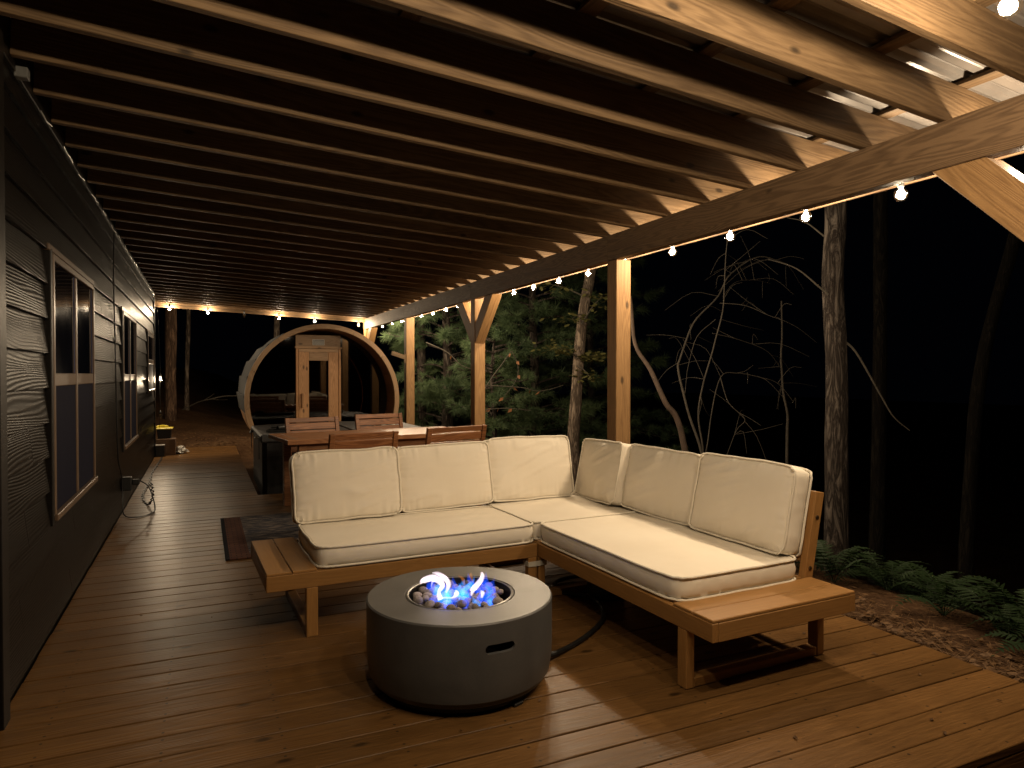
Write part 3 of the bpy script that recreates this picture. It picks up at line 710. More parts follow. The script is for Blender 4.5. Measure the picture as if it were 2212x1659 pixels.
# ================================================================== sofa
SO = Vector((1.835, 3.665, 0)); SA = R(2.0)
def so(x, y, z=0): v = Matrix.Rotation(SA, 3, 'Z') @ Vector((x, y, z)); return SO + v
def build_sofa():
    A_T, A_B = 0.338, 0.258           # apron top / bottom
    ah = A_T - A_B; at = 0.034
    # ---- left section, runs along x from -1.55 to -0.003
    s = thing('sofa_frame', 'wooden sofa frame running across the deck with open slatted end on its left', 'sofa', so(0, 0), SA, 'sofa sections')
    x0, x1, y0, y1 = -1.553, -0.004, 0.0, 0.775
    zc = (A_T + A_B) / 2
    box('apron', ((x0 + x1) / 2, y0 + at / 2, zc), (x1 - x0, at, ah), M['sofa'], s)
    box('apron', ((x0 + x1) / 2, y1 - at / 2, zc), (x1 - x0, at, ah), M['sofa'], s)
    box('apron', (x0 + at / 2, (y0 + y1) / 2, zc), (at, y1 - y0 - 2 * at - 0.002, ah - 0.004), M['sofa_y'], s)
    box('apron', (x1 - at / 2, (y0 + y1) / 2, zc), (at, y1 - y0 - 2 * at - 0.002, ah - 0.004), M['sofa_y'], s)
    for i, xa in enumerate((x0 + 0.001, x0 + 0.128)):
        box('end_slat', (xa + 0.0615, (y0 + y1) / 2, A_T + 0.007), (0.122, y1 - y0 - 0.004, 0.014), M['sofa_y'], s)
    for i in range(9):
        xs = x0 + 0.30 + i * 0.145
        if xs < x1 - 0.04: box('seat_slat', (xs, (y0 + y1) / 2, A_T + 0.004), (0.07, y1 - y0 - 0.07, 0.012), M['sofa_y'], s)
    def sled(sx, ya, yb):
        box('leg', (sx, ya + 0.024, (A_B + 0.001) / 2), (0.058, 0.046, A_B - 0.002), M['sofa_z'], s)
        box('leg', (sx, yb - 0.024, (A_B + 0.001) / 2), (0.058, 0.046, A_B - 0.002), M['sofa_z'], s)
        box('foot_rail', (sx, (ya + yb) / 2, 0.022), (0.054, yb - ya - 0.098, 0.040), M['sofa_y'], s)
    sled(x0 + 0.225, y0, y1 - 0.02); sled(x1 - 0.032, y0, y1 - 0.02)
    tilt = R(11)
    for bx in (x0 + 0.31, x1 - 0.10):
        box('back_post', (bx, y1 - 0.01 + 0.06, 0.51), (0.036, 0.058, 0.44), M['sofa_z'], s, rot=(-tilt, 0, 0))
    for zz in (0.44, 0.56, 0.68):
        box('back_rail', ((x0 + x1) / 2 + 0.10, y1 + 0.045 + (zz - 0.5) * math.tan(tilt) - 0.040, zz), (x1 - x0 - 0.44, 0.016, 0.075), M['sofa'], s, rot=(-tilt, 0, 0))
    # ---- right section with the corner, runs along y
    s = thing('sofa_frame', 'wooden sofa frame nearest the deck edge with slatted end table toward the camera', 'sofa', so(0, 0), SA, 'sofa sections')
    x0, x1, y0, y1 = 0.003, 0.872, -1.485, 0.84
    box('apron', (x0 + at / 2, (y0 + y1) / 2, zc), (at, y1 - y0, ah), M['sofa_y'], s)
    box('apron', (x1 - at / 2, (y0 + y1) / 2, zc), (at, y1 - y0, ah), M['sofa_y'], s)
    box('apron', ((x0 + x1) / 2, y0 + at / 2, zc - 0.001), (x1 - x0 - 2 * at - 0.002, at, ah), M['sofa'], s)
    box('apron', ((x0 + x1) / 2, y1 - at / 2, zc - 0.001), (x1 - x0 - 2 * at - 0.002, at, ah), M['sofa'], s)
    for ya in (y0 + 0.001, y0 + 0.128):
        box('end_slat', ((x0 + x1) / 2, ya + 0.0615, A_T + 0.007), (x1 - x0 - 0.004, 0.122, 0.014), M['sofa'], s)
    for i in range(14):
        ys = y0 + 0.31 + i * 0.145
        if ys < y1 - 0.04: box('seat_slat', ((x0 + x1) / 2, ys, A_T + 0.004), (x1 - x0 - 0.07, 0.07, 0.012), M['sofa'], s)
    def sled2(sy, xa, xb):
        box('leg', (xa + 0.024, sy, (A_B + 0.001) / 2), (0.046, 0.058, A_B - 0.002), M['sofa_z'], s)
        box('leg', (xb - 0.024, sy, (A_B + 0.001) / 2), (0.046, 0.058, A_B - 0.002), M['sofa_z'], s)
        box('foot_rail', ((xa + xb) / 2, sy, 0.022), (xb - xa - 0.098, 0.054, 0.040), M['sofa'], s)
    sled2(y0 + 0.19, x0, x1 - 0.01); sled2(0.030, x0, x1 - 0.01); sled2(y1 - 0.06, x0, x1 - 0.01)
    for by in (y0 + 0.275, y0 + 1.3):
        p = box('back_post', (x1 + 0.030, by, 0.545), (0.058, 0.040, 0.455), M['sofa_z'], s, rot=(0, tilt, 0))
        if by < -1:
            for dz in (-0.155, 0.10):
                c = MB().lathe([(0.0001, 0), (0.011, 0), (0.0115, 0.003), (0.008, 0.006), (0.0001, 0.006)][::-1], 14, close=True).build('bolt', M['bolt'], p, (0.0, -0.0195, dz), (R(90), 0, 0))
    for zz in (0.46, 0.58, 0.70):
        box('back_rail', (x1 + 0.018 + (zz - 0.545) * math.tan(tilt) - 0.014, (y0 + y1) / 2 + 0.12, zz), (0.016, y1 - y0 - 0.36, 0.075), M['sofa_y'], s, rot=(0, tilt, 0))
    # pale strap tying the two corner legs
    m = MB(); a, b, c_, d_ = -0.065, 0.054, -0.004, 0.063
    pr = [(a, c_), (b, c_), (b, d_), (a, d_)]
    vs = []
    for z in (0.0, 0.030):
        for k in (0, 1):
            off = 0.003 * k
            vs += [(a - off, c_ - off, z), (b + off, c_ - off, z), (b + off, d_ + off, z), (a - off, d_ + off, z)]
    fs = []
    for i in range(4):
        j = (i + 1) % 4
        fs += [(4 + i, 4 + j, 12 + j, 12 + i), (i, 8 + i, 8 + j, j), (i, j, 4 + j, 4 + i), (8 + i, 12 + i, 12 + j, 8 + j)]
    o = m.add(vs, fs).build('leg_strap', M['strap'], None, so(0, 0, 0.205), (0, 0, SA)); tag(o, 'pale strap wrapped round the two sofa legs at the inner corner', 'strap')
build_sofa()

# ---- cushions
def cushion(name, label, w, d, t, loc, rot, seed, edge=0.8, puff=0.5, wr=0.006, nx=44, ny=32, group=None, sub=None):
    """box-edge cushion; local x width, y height, z thickness (front +z)"""
    off = Vector((seed * 17.3, seed * 5.1, seed * 2.7))
    te = t * edge / 2
    def shp(s, u, side):
        p = 13.0
        q = (abs(s) ** p + abs(u) ** p) ** (1 / p) if (s or u) else 0
        k = 1 / q if q > 1 else 1.0
        s2, u2 = s * k, u * k
        x = w / 2 * s2; y = d / 2 * u2
        e = min((1 - abs(s2)) * w / 2, (1 - abs(u2)) * d / 2); e = max(e, 0)
        pf = (1 - abs(s2) ** 2.6) * (1 - abs(u2) ** 2.6)
        z = te + (t / 2 - te) * 2 * puff * 1.0 * pf ** 0.55 if pf > 0 else te
        # seam gathers and long soft creases
        al = (s2 * w if abs(u2) * d > abs(s2) * w * 0.9 or (1 - abs(u2)) * d < (1 - abs(s2)) * w else u2 * d)
        g = math.exp(-e / 0.045) * (1 - math.exp(-e / 0.006))
        z += wr * 1.2 * g * (math.sin(al * 95 + 5 * noise.noise(Vector((al * 8, seed, 0)))) * (0.4 + 0.9 * abs(noise.noise(Vector((al * 6, seed * 3, side))))))
        P3 = Vector((x * 3.2, y * 3.2, side * 3.0)) + off
        z += wr * 1.5 * noise.noise(P3 * 0.7) * min(1, e / 0.05)
        fold = 1 - abs(noise.noise(Vector((x * 1.6 + y * 1.1, y * 10.0 - x * 3.4, side)) + off)) * 2
        z += wr * 1.7 * (max(0, fold - 0.6) / 0.4) ** 1.5 * max(0, noise.noise(Vector((x * 4, y * 4, 5)) + off) + 0.25) * min(1, e / 0.04)
        ox = 0.006 * noise.noise(Vector((s2 * 2.2, u2 * 2.2, 9)) + off); oy = 0.006 * noise.noise(Vector((s2 * 2.2, u2 * 2.2, 19)) + off)
        return x + ox, y + oy, z
    vs, fs = [], []
    def cosd(i, n): t_ = i / n * 2 - 1; return math.sin(t_ * math.pi / 2) * 0.45 + t_ * 0.55
    for side in (1, -1):
        for j in range(ny + 1):
            for i in range(nx + 1):
                x, y, z = shp(cosd(i, nx), cosd(j, ny), side)
                vs.append((x, y, z * side))
    N = (nx + 1) * (ny + 1)
    for j in range(ny):
        for i in range(nx):
            a = j * (nx + 1) + i; b = a + 1; c = b + nx + 1; e = a + nx + 1
            fs.append((a, b, c, e)); fs.append((N + a, N + e, N + c, N + b))
    ring = [i for i in range(nx + 1)] + [j * (nx + 1) + nx for j in range(1, ny + 1)] + [ny * (nx + 1) + i for i in range(nx - 1, -1, -1)] + [j * (nx + 1) for j in range(ny - 1, 0, -1)]
    K = len(ring); prev = [r for r in ring]
    rows = 4
    for rr in range(1, rows + 1):
        cur = []
        if rr == rows: cur = [N + r for r in ring]
        else:
            f = rr / rows
            for q, r in enumerate(ring):
                A, B = Vector(vs[r]), Vector(vs[N + r]); p = A.lerp(B, f)
                outv = Vector((A.x, A.y, 0)); nn = Vector((A.x / (w / 2), A.y / (d / 2), 0))
                nn = Vector((nn.x ** 5 if nn.x > 0 else -(-nn.x) ** 5, nn.y ** 5 if nn.y > 0 else -(-nn.y) ** 5, 0))
                if nn.length > 1e-6: nn.normalize()
                bulge = 0.010 * math.sin(math.pi * f) + 0.004 * noise.noise(Vector((A.x * 22, A.y * 22, f * 3)) + off)
                p += nn * bulge; cur.append(len(vs)); vs.append(tuple(p))
        for q in range(K):
            q2 = (q + 1) % K; fs.append((prev[q], cur[q], cur[q2], prev[q2]))
        prev = cur
    root = thing(name, label, 'cushion', loc, 0, group); root.rotation_euler = rot
    m = MB().add(vs, fs); m.smooth = True
    cv = m.build('cover', M['fabric'], root, angle=75)
    bm = bmesh.new(); bm.from_mesh(cv.data); bmesh.ops.recalc_face_normals(bm, faces=bm.faces); bm.to_mesh(cv.data); bm.free()
    for base in (0, N):
        lp = [Vector(vs[base + r]) for r in ring]; sg = 1 if base == 0 else -1
        lp = [p + Vector((p.x / w * 0.012, p.y / d * 0.012, sg * 0.003)) for p in lp]
        mm = MB(); mm.tube(lp + [lp[0]], 0.0062, 6, caps=False); mm.build('piping', M['piping'], root)
    return root

def build_cushions():
    T0 = 0.352; TH = 0.100
    zt = T0 + TH
    # seats (lying flat)
    def seat(label, xa, xb, ya, yb, seed):
        c = so((xa + xb) / 2, (ya + yb) / 2, T0 + TH / 2)
        cushion('seat_cushion', label, xb - xa, yb - ya, TH, c, (0, 0, SA), seed, edge=0.95, puff=0.5, wr=0.003, nx=56, ny=40, group='seat cushions')
    seat('long cream seat cushion on the left sofa section behind the fire pit', -1.295, -0.012, 0.008, 0.66, 1)
    seat('square cream seat cushion in the corner of the sofa', 0.0, 0.80, 0.055, 0.80, 2)
    seat('long cream seat cushion on the right sofa section beside the slatted end', 0.022, 0.800, -1.240, 0.045, 3)
    # backs (leaning)
    hb, tb = 0.415, 0.16
    lean = R(12)
    def back_l(label, xc, w, seed, dy=0.0, rz=0.0, h=hb, roll=0.0):
        yb = 0.605 + dy                                         # front bottom edge
        cz = zt + 0.006 + h / 2 * math.cos(lean) + tb * 0.4 * math.sin(lean) * 0
        cy = yb + tb / 2 + h / 2 * math.sin(lean)
        rot = (Matrix.Rotation(SA + rz, 3, 'Z') @ Matrix.Rotation(R(90) - lean, 3, 'X') @ Matrix.Rotation(roll, 3, 'Z')).to_euler()
        cushion('back_cushion', label, w, h, tb, so(xc, cy, cz), rot, seed, edge=0.66, puff=0.55, wr=0.010, group='back cushions')
    back_l('cream back cushion at the far left of the sofa, over the rug', -0.985, 0.65, 11, 0.0, R(-1), roll=R(0.8))
    back_l('cream back cushion second from the left, in front of a dining chair', -0.318, 0.66, 12, 0.045, R(1.5), roll=R(0.8))
    back_l('cream back cushion left of the sofa corner, behind the square seat', 0.362, 0.67, 13, 0.095, R(1), h=hb + 0.02, roll=R(-0.3))
    def back_r(label, yc, w, seed, dx=0.0, rz=0.0, h=hb, roll=0.0):
        xb = 0.735 + dx
        cz = zt + 0.006 + h / 2 * math.cos(lean)
        cx = xb + tb / 2 + h / 2 * math.sin(lean) - 0.02
        rot = (Matrix.Rotation(SA + R(-90) + rz, 3, 'Z') @ Matrix.Rotation(R(90) - lean, 3, 'X') @ Matrix.Rotation(roll, 3, 'Z')).to_euler()
        cushion('back_cushion', label, w, h, tb, so(cx, yc, cz), rot, seed, edge=0.66, puff=0.55, wr=0.011, group='back cushions')
    back_r('cream back cushion right of the sofa corner, turned toward the camera, beside the big post', 0.50, 0.60, 14, -0.02, R(-7), roll=R(3))
    back_r('cream back cushion in the middle of the right sofa section', -0.135, 0.67, 15, 0.02, R(3), roll=R(-1))
    back_r('cream back cushion nearest the camera, beside the slanted wooden back post', -0.845, 0.70, 16, -0.01, R(-2), h=hb + 0.02, roll=R(0.5))
build_cushions()

# ================================================================== dining set, rug
def build_dining():
    TA = R(7)
    t = thing('dining_table', 'reddish brown wooden dining table behind the sofa', 'table', (1.655, 7.17, 0), TA)
    L, Wd, zt = 2.0, 0.84, 0.74
    n = 6; pw = (Wd - 0.16) / n
    for i in range(n):
        box('plank', (0, -Wd / 2 + 0.08 + pw * (i + 0.5), zt - 0.0165), (L - 0.22, pw - 0.003, 0.032), M['table'], t)
    for s in (-1, 1):
        box('frame_rail', (0, s * (Wd / 2 - 0.039), zt - 0.020), (L, 0.078, 0.045), M['table'], t)
        box('end_rail', (s * (L / 2 - 0.054), 0, zt - 0.0185), (0.105, Wd - 0.162, 0.038), M['table'], t)
        box('apron', (0, s * (Wd / 2 - 0.11), zt - 0.09), (L - 0.36, 0.025, 0.09), M['table'], t)
        for q in (-1, 1):
            box('leg', (s * (L / 2 - 0.16), q * (Wd / 2 - 0.12), (zt - 0.044) / 2), (0.07, 0.07, zt - 0.045), M['table'], t)
    c0 = thing('dining_chair', 'wooden slatted dining chair nearest the left cushions, back to the camera', 'chair', (0, 0, 0), 0, 'dining chairs')
    w, d = 0.62, 0.5
    for s in (-1, 1):
        box('leg', (s * (w / 2 - 0.025), -d / 2, 0.22), (0.044, 0.044, 0.44), M['chair'], c0)
        box('leg', (s * (w / 2 - 0.025), d / 2 - 0.02, 0.22), (0.044, 0.044, 0.44), M['chair'], c0)
        box('back_post', (s * (w / 2 - 0.025), -d / 2 - 0.045, 0.655), (0.044, 0.034, 0.44), M['chair'], c0, rot=(R(12), 0, 0))
        box('armrest', (s * (w / 2 - 0.025), 0.0, 0.64), (0.05, d - 0.02, 0.025), M['chair'], c0)
        box('arm_post', (s * (w / 2 - 0.025), d / 2 - 0.02, 0.535), (0.042, 0.042, 0.185), M['chair'], c0)
        box('side_rail', (s * (w / 2 - 0.025), 0, 0.405), (0.024, d - 0.07, 0.055), M['chair'], c0)
    for k, zz in enumerate((0.535, 0.615, 0.695, 0.775, 0.845)):
        box('back_slat', (0, -d / 2 - 0.045 - (zz - 0.655) * math.tan(R(12)), zz), (w - 0.096, 0.016, 0.072 if k < 4 else 0.050), M['chair'], c0, rot=(R(12), 0, 0))
    for i in range(5):
        box('seat_slat', (0, -d / 2 + 0.05 + i * 0.098, 0.452), (w - 0.04, 0.09, 0.018), M['chair'], c0)
    spots = [(1.145, 5.98, R(13), None),
             (2.07, 6.31, R(15), 'wooden slatted dining chair nearest the porch posts, back to the camera'),
             (1.19, 7.57, R(193), 'wooden slatted dining chair across the table in front of the sauna door'),
             (2.02, 7.93, R(191), 'wooden slatted dining chair across the table in front of the white towel')]
    for i, (x, y, a, lb) in enumerate(spots):
        o = c0 if i == 0 else copy_tree(c0)
        o.location = (x, y, 0.004); o.rotation_euler = (0, 0, a)
        if i == 1: o.scale = (1.08, 1, 1)
        if lb: o['label'] = lb
    o = box('rug', (1.54, 6.13, 0.008), (2.80, 1.56, 0.010), M['rug'], None, bevel=0.002)
    tag(o, 'dark patterned rug with a reddish border under the dining chairs', 'rug')
build_dining()

# ================================================================== hot tub
def build_tub():
    X0, X1, Y0, Y1 = 0.605, 2.72, 8.46, 10.15
    t = thing('hot_tub', 'black square hot tub with dark grey cover beside the walkway', 'hot tub', ((X0 + X1) / 2, (Y0 + Y1) / 2, -0.14))
    lx, ly = X1 - X0, Y1 - Y0
    m = MB().box((0, 0, 0.37), (lx - 0.05, ly - 0.05, 0.74)); m.build('skirt', M['tub'], t, bevel=0.05)
    for s in (-1, 1):
        # each half of the folding cover is thicker at the fold
        m = MB(); a = 0.004 * s; b = s * lx / 2
        vs = [(x, y, z) for x, zt in ((a, 0.815), (b, 0.785)) for y in (-ly / 2, ly / 2) for z in (0.69, zt)]
        fs = [(0, 1, 3, 2), (4, 6, 7, 5), (0, 4, 5, 1), (2, 3, 7, 6), (0, 2, 6, 4), (1, 5, 7, 3)]
        o = m.add(vs, fs).build('cover', M['cover'], t, bevel=0.02)
        bm = bmesh.new(); bm.from_mesh(o.data); bmesh.ops.recalc_face_normals(bm, faces=bm.faces); bm.to_mesh(o.data); bm.free()
    for yy in (-0.45, 0.45):
        o = MB().tube(catmull([(-lx / 2 - 0.005, yy - 0.09, 0.74), (-lx / 2 - 0.03, yy - 0.05, 0.725), (-lx / 2 - 0.03, yy + 0.05, 0.725), (-lx / 2 - 0.005, yy + 0.09, 0.74)], 4), 0.011, 6).build('handle_strap', M['strap'] if yy < 0 else M['black'], t)
    for yy in (-0.7, 0.7):
        box('lock_strap', (-lx / 2 - 0.005, yy, 0.62), (0.008, 0.035, 0.26), M['black'], t)
    for yy in (-0.2, 0.62):
        box('lock_strap', (lx * 0.2 * yy, -ly / 2 - 0.005, 0.62), (0.035, 0.008, 0.26), M['black'], t)
    zc = lambda x: -0.14 + 0.815 - 0.030 * abs(x - (X0 + X1) / 2) / (lx / 2)
    # tray
    z = zc(0.85) + 0.004
    m = MB().box((0, 0, 0.004), (0.30, 0.20, 0.008)); 
    for c, sz in (((0, 0.098, 0.014), (0.30, 0.008, 0.02)), ((0, -0.098, 0.014), (0.30, 0.008, 0.02)), ((0.148, 0, 0.014), (0.008, 0.188, 0.02)), ((-0.148, 0, 0.014), (0.008, 0.188, 0.02))): m.box(c, sz)
    o = m.build('tray', M['black'], None, (0.86, 8.85, z), (0, 0, R(-12))); tag(o, 'small black tray lying on the hot tub cover', 'tray')
    o = MB().tube([(-0.07, 0, 0.03), (0.03, 0.01, 0.03), (0.07, 0.012, 0.03)], [0.025, 0.03, 0.016], 12).build('flashlight', M['black'], None, (0.90, 8.90, z + 0.01), (0, 0, R(25))); tag(o, 'black flashlight lying in the tray on the hot tub cover', 'flashlight')
    o = MB().tube([(-0.30, 0, 0.02), (0.30, 0, 0.02)], 0.02, 10).build('cover_bar', M['black'], None, (1.10, 9.4, zc(1.1) + 0.001), (0, R(-0.8), R(2))); tag(o, 'black rolled bar lying on the hot tub cover behind the tray', 'bar')
    # towel heap
    bm = bmesh.new(); bmesh.ops.create_icosphere(bm, subdivisions=5, radius=1)
    for v in bm.verts:
        d = 1 + 0.42 * noise.noise(v.co * 2.4) + 0.22 * (1 - abs(noise.noise(v.co * 5.5)) * 2)
        v.co = Vector((v.co.x * 0.125, v.co.y * 0.09, max(-0.02, v.co.z * 0.052))) * d
    me = bpy.data.meshes.new('towel'); bm.to_mesh(me); bm.free()
    o = link('towel', me, M['towel'], None, (2.18, 8.95, zc(2.18) + 0.024), smooth=True, angle=60); tag(o, 'crumpled white towel lying on the hot tub cover', 'towel')
build_tub()

# ================================================================== sauna
def build_sauna():
    CX, CY, CZ, RR = 1.645, 10.36, 0.985, 1.118
    s = thing('barrel_sauna', 'round cedar barrel sauna with dark glass front and wooden door', 'sauna', (CX, CY, -0.2))
    oz = CZ + 0.2; LEN = 2.3
    def ring_seg(a0, a1, r0, r1, y0, y1, n=8):
        vs = []
        for i in range(n + 1):
            a = a0 + (a1 - a0) * i / n
            for r, y in ((r0, y0), (r1, y0), (r1, y1), (r0, y1)): vs.append((r * math.cos(a), y, oz + r * math.sin(a)))
        fs = [(i * 4 + k, i * 4 + (k + 1) % 4, (i + 1) * 4 + (k + 1) % 4, (i + 1) * 4 + k) for i in range(n) for k in range(4)]
        fs += [(3, 2, 1, 0), (n * 4, n * 4 + 1, n * 4 + 2, n * 4 + 3)]
        return vs, fs
    # front trim ring in curved pieces: each local frame along its chord so the grain follows
    NP = 12
    for i in range(NP):
        a0, a1 = 2 * math.pi * i / NP + R(7), 2 * math.pi * (i + 1) / NP + R(7) - 0.004
        am = (a0 + a1) / 2
        vs, fs = ring_seg(a0, a1, RR - 0.068, RR, -0.045, 0.0, 8)
        c = Vector((RR * math.cos(am), 0, oz + RR * math.sin(am)))
        rot = Matrix.Rotation(-(am + math.pi / 2), 3, 'Y')
        o = MB().add([rot.inverted() @ (Vector(v) - c) for v in vs], fs).build('trim_piece', M['cedar'], s, c, rot.to_euler(), smooth=True, angle=50, bevel=0.0)
        bm = bmesh.new(); bm.from_mesh(o.data); bmesh.ops.recalc_face_normals(bm, faces=bm.faces); bm.to_mesh(o.data); bm.free()
    # staves
    NS = 44; w = 2 * math.pi * (RR - 0.05) / NS
    for i in range(NS):
        a = 2 * math.pi * i / NS
        box('stave', ((RR - 0.055) * math.cos(a), LEN / 2 + 0.002, oz + (RR - 0.055) * math.sin(a)), (w * 1.02, LEN, 0.036), M['cedar_y'], s, rot=(0, math.pi / 2 - a, 0))
    # shingle courses over the upper shell
    for i in range(15):
        a = R(-14 + i * 14.1)
        box('shingle_strip', ((RR - 0.022) * math.cos(a), LEN / 2 + 0.01, oz + (RR - 0.022) * math.sin(a)), (0.285, LEN - 0.03 - 0.02 * (i % 2), 0.020), M['shingle'], s, rot=(0, math.pi / 2 - a + (R(6) if a < math.pi / 2 else -R(6)), 0))
    # back wall disk
    n = 40; rb = RR - 0.085
    m = MB(); vs = [(rb * math.cos(2 * math.pi * k / n), y, oz + rb * math.sin(2 * math.pi * k / n)) for y in (LEN - 0.08, LEN - 0.04) for k in range(n)]
    m.add(vs, [tuple(range(n)), tuple(range(n, 2 * n))[::-1]] + [(k, n + k, n + (k + 1) % n, (k + 1) % n) for k in range(n)]).build('back_wall', M['cedar_z'], s)
    # recessed glass front: two panes either side of the door
    FY = 0.42; rg = RR - 0.078
    dx0, dx1 = -0.16 - 0.055, 0.475 + 0.0
    dc = -0.03; hw = 0.335
    for sd in (-1, 1):
        pts = []
        xe = dc + sd * hw
        a_e = math.acos(xe / rg)
        if sd > 0: angs = [-a_e + 2 * a_e * k / 24 for k in range(25)]
        else: angs = [a_e + (2 * math.pi - 2 * a_e) * k / 24 for k in range(25)]
        ol = [(rg * math.cos(a), oz + rg * math.sin(a)) for a in angs]
        k = len(ol)
        vs = [(x, FY, z) for x, z in ol] + [(x, FY + 0.008, z) for x, z in ol]
        MB().add(vs, [tuple(range(k)), tuple(range(k, 2 * k))[::-1]] + [(i, k + i, k + (i + 1) % k, (i + 1) % k) for i in range(k)]).build('glass_pane', M['tint'], s)
    zb = oz - math.sqrt(rg ** 2 - (dc + hw) ** 2); zt_ = oz + 0.935
    zd = oz + 0.775
    # door frame
    for sx in (-1, 1):
        box('door_jamb', (dc + sx * (hw - 0.018), FY - 0.01, (zb + 0.1 + zd) / 2), (0.036, 0.09, zd - zb - 0.1), M['cedar_z'], s)
    box('header_board', (dc, FY - 0.005, (zd + 0.02 + zt_ + 0.04) / 2), (2 * hw, 0.03, zt_ + 0.02 - zd), M['cedar'], s)
    box('header_cap', (dc, FY - 0.03, zd + 0.008), (2 * hw + 0.03, 0.085, 0.032), M['cedar'], s)
    d = part_empty('door', s, (dc, FY - 0.02, oz))
    dl, dw = zb - oz + 0.12, 2 * hw - 0.08
    zt2 = zd - oz - 0.012
    for sx in (-1, 1):
        box('stile', (sx * (dw / 2 - 0.075), -0.01, (dl + zt2) / 2), (0.148, 0.042, zt2 - dl), M['cedar_z'], d)
    box('top_rail', (0, -0.012, zt2 - 0.09), (dw - 0.302, 0.036, 0.178), M['cedar'], d)
    box('top_rail', (0, -0.034, zt2 - 0.025), (dw, 0.012, 0.05), M['cedar'], d)
    box('bottom_rail', (0, -0.012, dl + 0.12), (dw - 0.302, 0.036, 0.24), M['cedar'], d)
    box('pane', (0, -0.006, (dl + 0.24 + zt2 - 0.18) / 2), (dw - 0.30, 0.008, zt2 - 0.18 - dl - 0.24), M['tint'], d, bevel=0)
    box('handle', (-dw / 2 + 0.055, -0.065, -0.02), (0.028, 0.03, 0.22), M['cedar_z'], d)
    for q in (-1, 1): box('handle_stem', (-dw / 2 + 0.055, -0.04, -0.02 + q * 0.075), (0.022, 0.024, 0.022), M['cedar_z'], d, bevel=0.001)
    # vent grille
    g = part_empty('vent_grille', s, (dc + 0.0, FY - 0.024, oz + 0.865))
    for q in (-1, 1):
        box('vent_frame', (0, -0.004, q * 0.040), (0.18, 0.010, 0.008), M['white'], g, bevel=0.001)
        box('vent_frame', (q * 0.086, -0.004, 0), (0.008, 0.010, 0.071), M['white'], g, bevel=0.001)
    for k in range(9): box('vent_bar', (-0.068 + k * 0.017, -0.004, 0), (0.005, 0.006, 0.071), M['white'], g, bevel=0)
    for k in range(3): box('vent_bar', (0, -0.0075, -0.018 + k * 0.018), (0.163, 0.005, 0.005), M['white'], g, bevel=0)
    box('vent_back', (0, 0.004, 0), (0.17, 0.006, 0.075), M['black'], g, bevel=0)
    # benches inside
    for sx in (-1, 1):
        for k in range(4):
            box('bench_board', (sx * (0.88 - k * 0.125), 1.35, oz - 0.38), (0.115, 1.6, 0.028), M['cedar_y'], s)
    box('bench_board', (0.1, 1.9, oz - 0.05), (1.7, 0.10, 0.028), M['cedar'], s)
    box('bench_board', (0.1, 1.9, oz - 0.32), (1.7, 0.10, 0.09), M['cedar'], s)
    for yy in (0.5, 1.9):
        m = MB(); n = 14; vs = []
        for k in range(n + 1):
            a = R(-120 + 60 * k / n); x = (RR - 0.030) * math.cos(a)
            for y in (yy - 0.03, yy + 0.03): vs += [(x, y, -0.16), (x, y, oz + (RR - 0.03) * math.sin(a))]
        fs = []
        for k in range(n):
            b = 4 * k; fs += [(b, b + 1, b + 5, b + 4), (b + 2, b + 6, b + 7, b + 3), (b, b + 4, b + 6, b + 2), (b + 1, b + 3, b + 7, b + 5)]
        fs += [(0, 2, 3, 1), (4 * n, 4 * n + 1, 4 * n + 3, 4 * n + 2)]
        m.add(vs, fs).build('cradle', M['cedar'], s)
build_sauna()

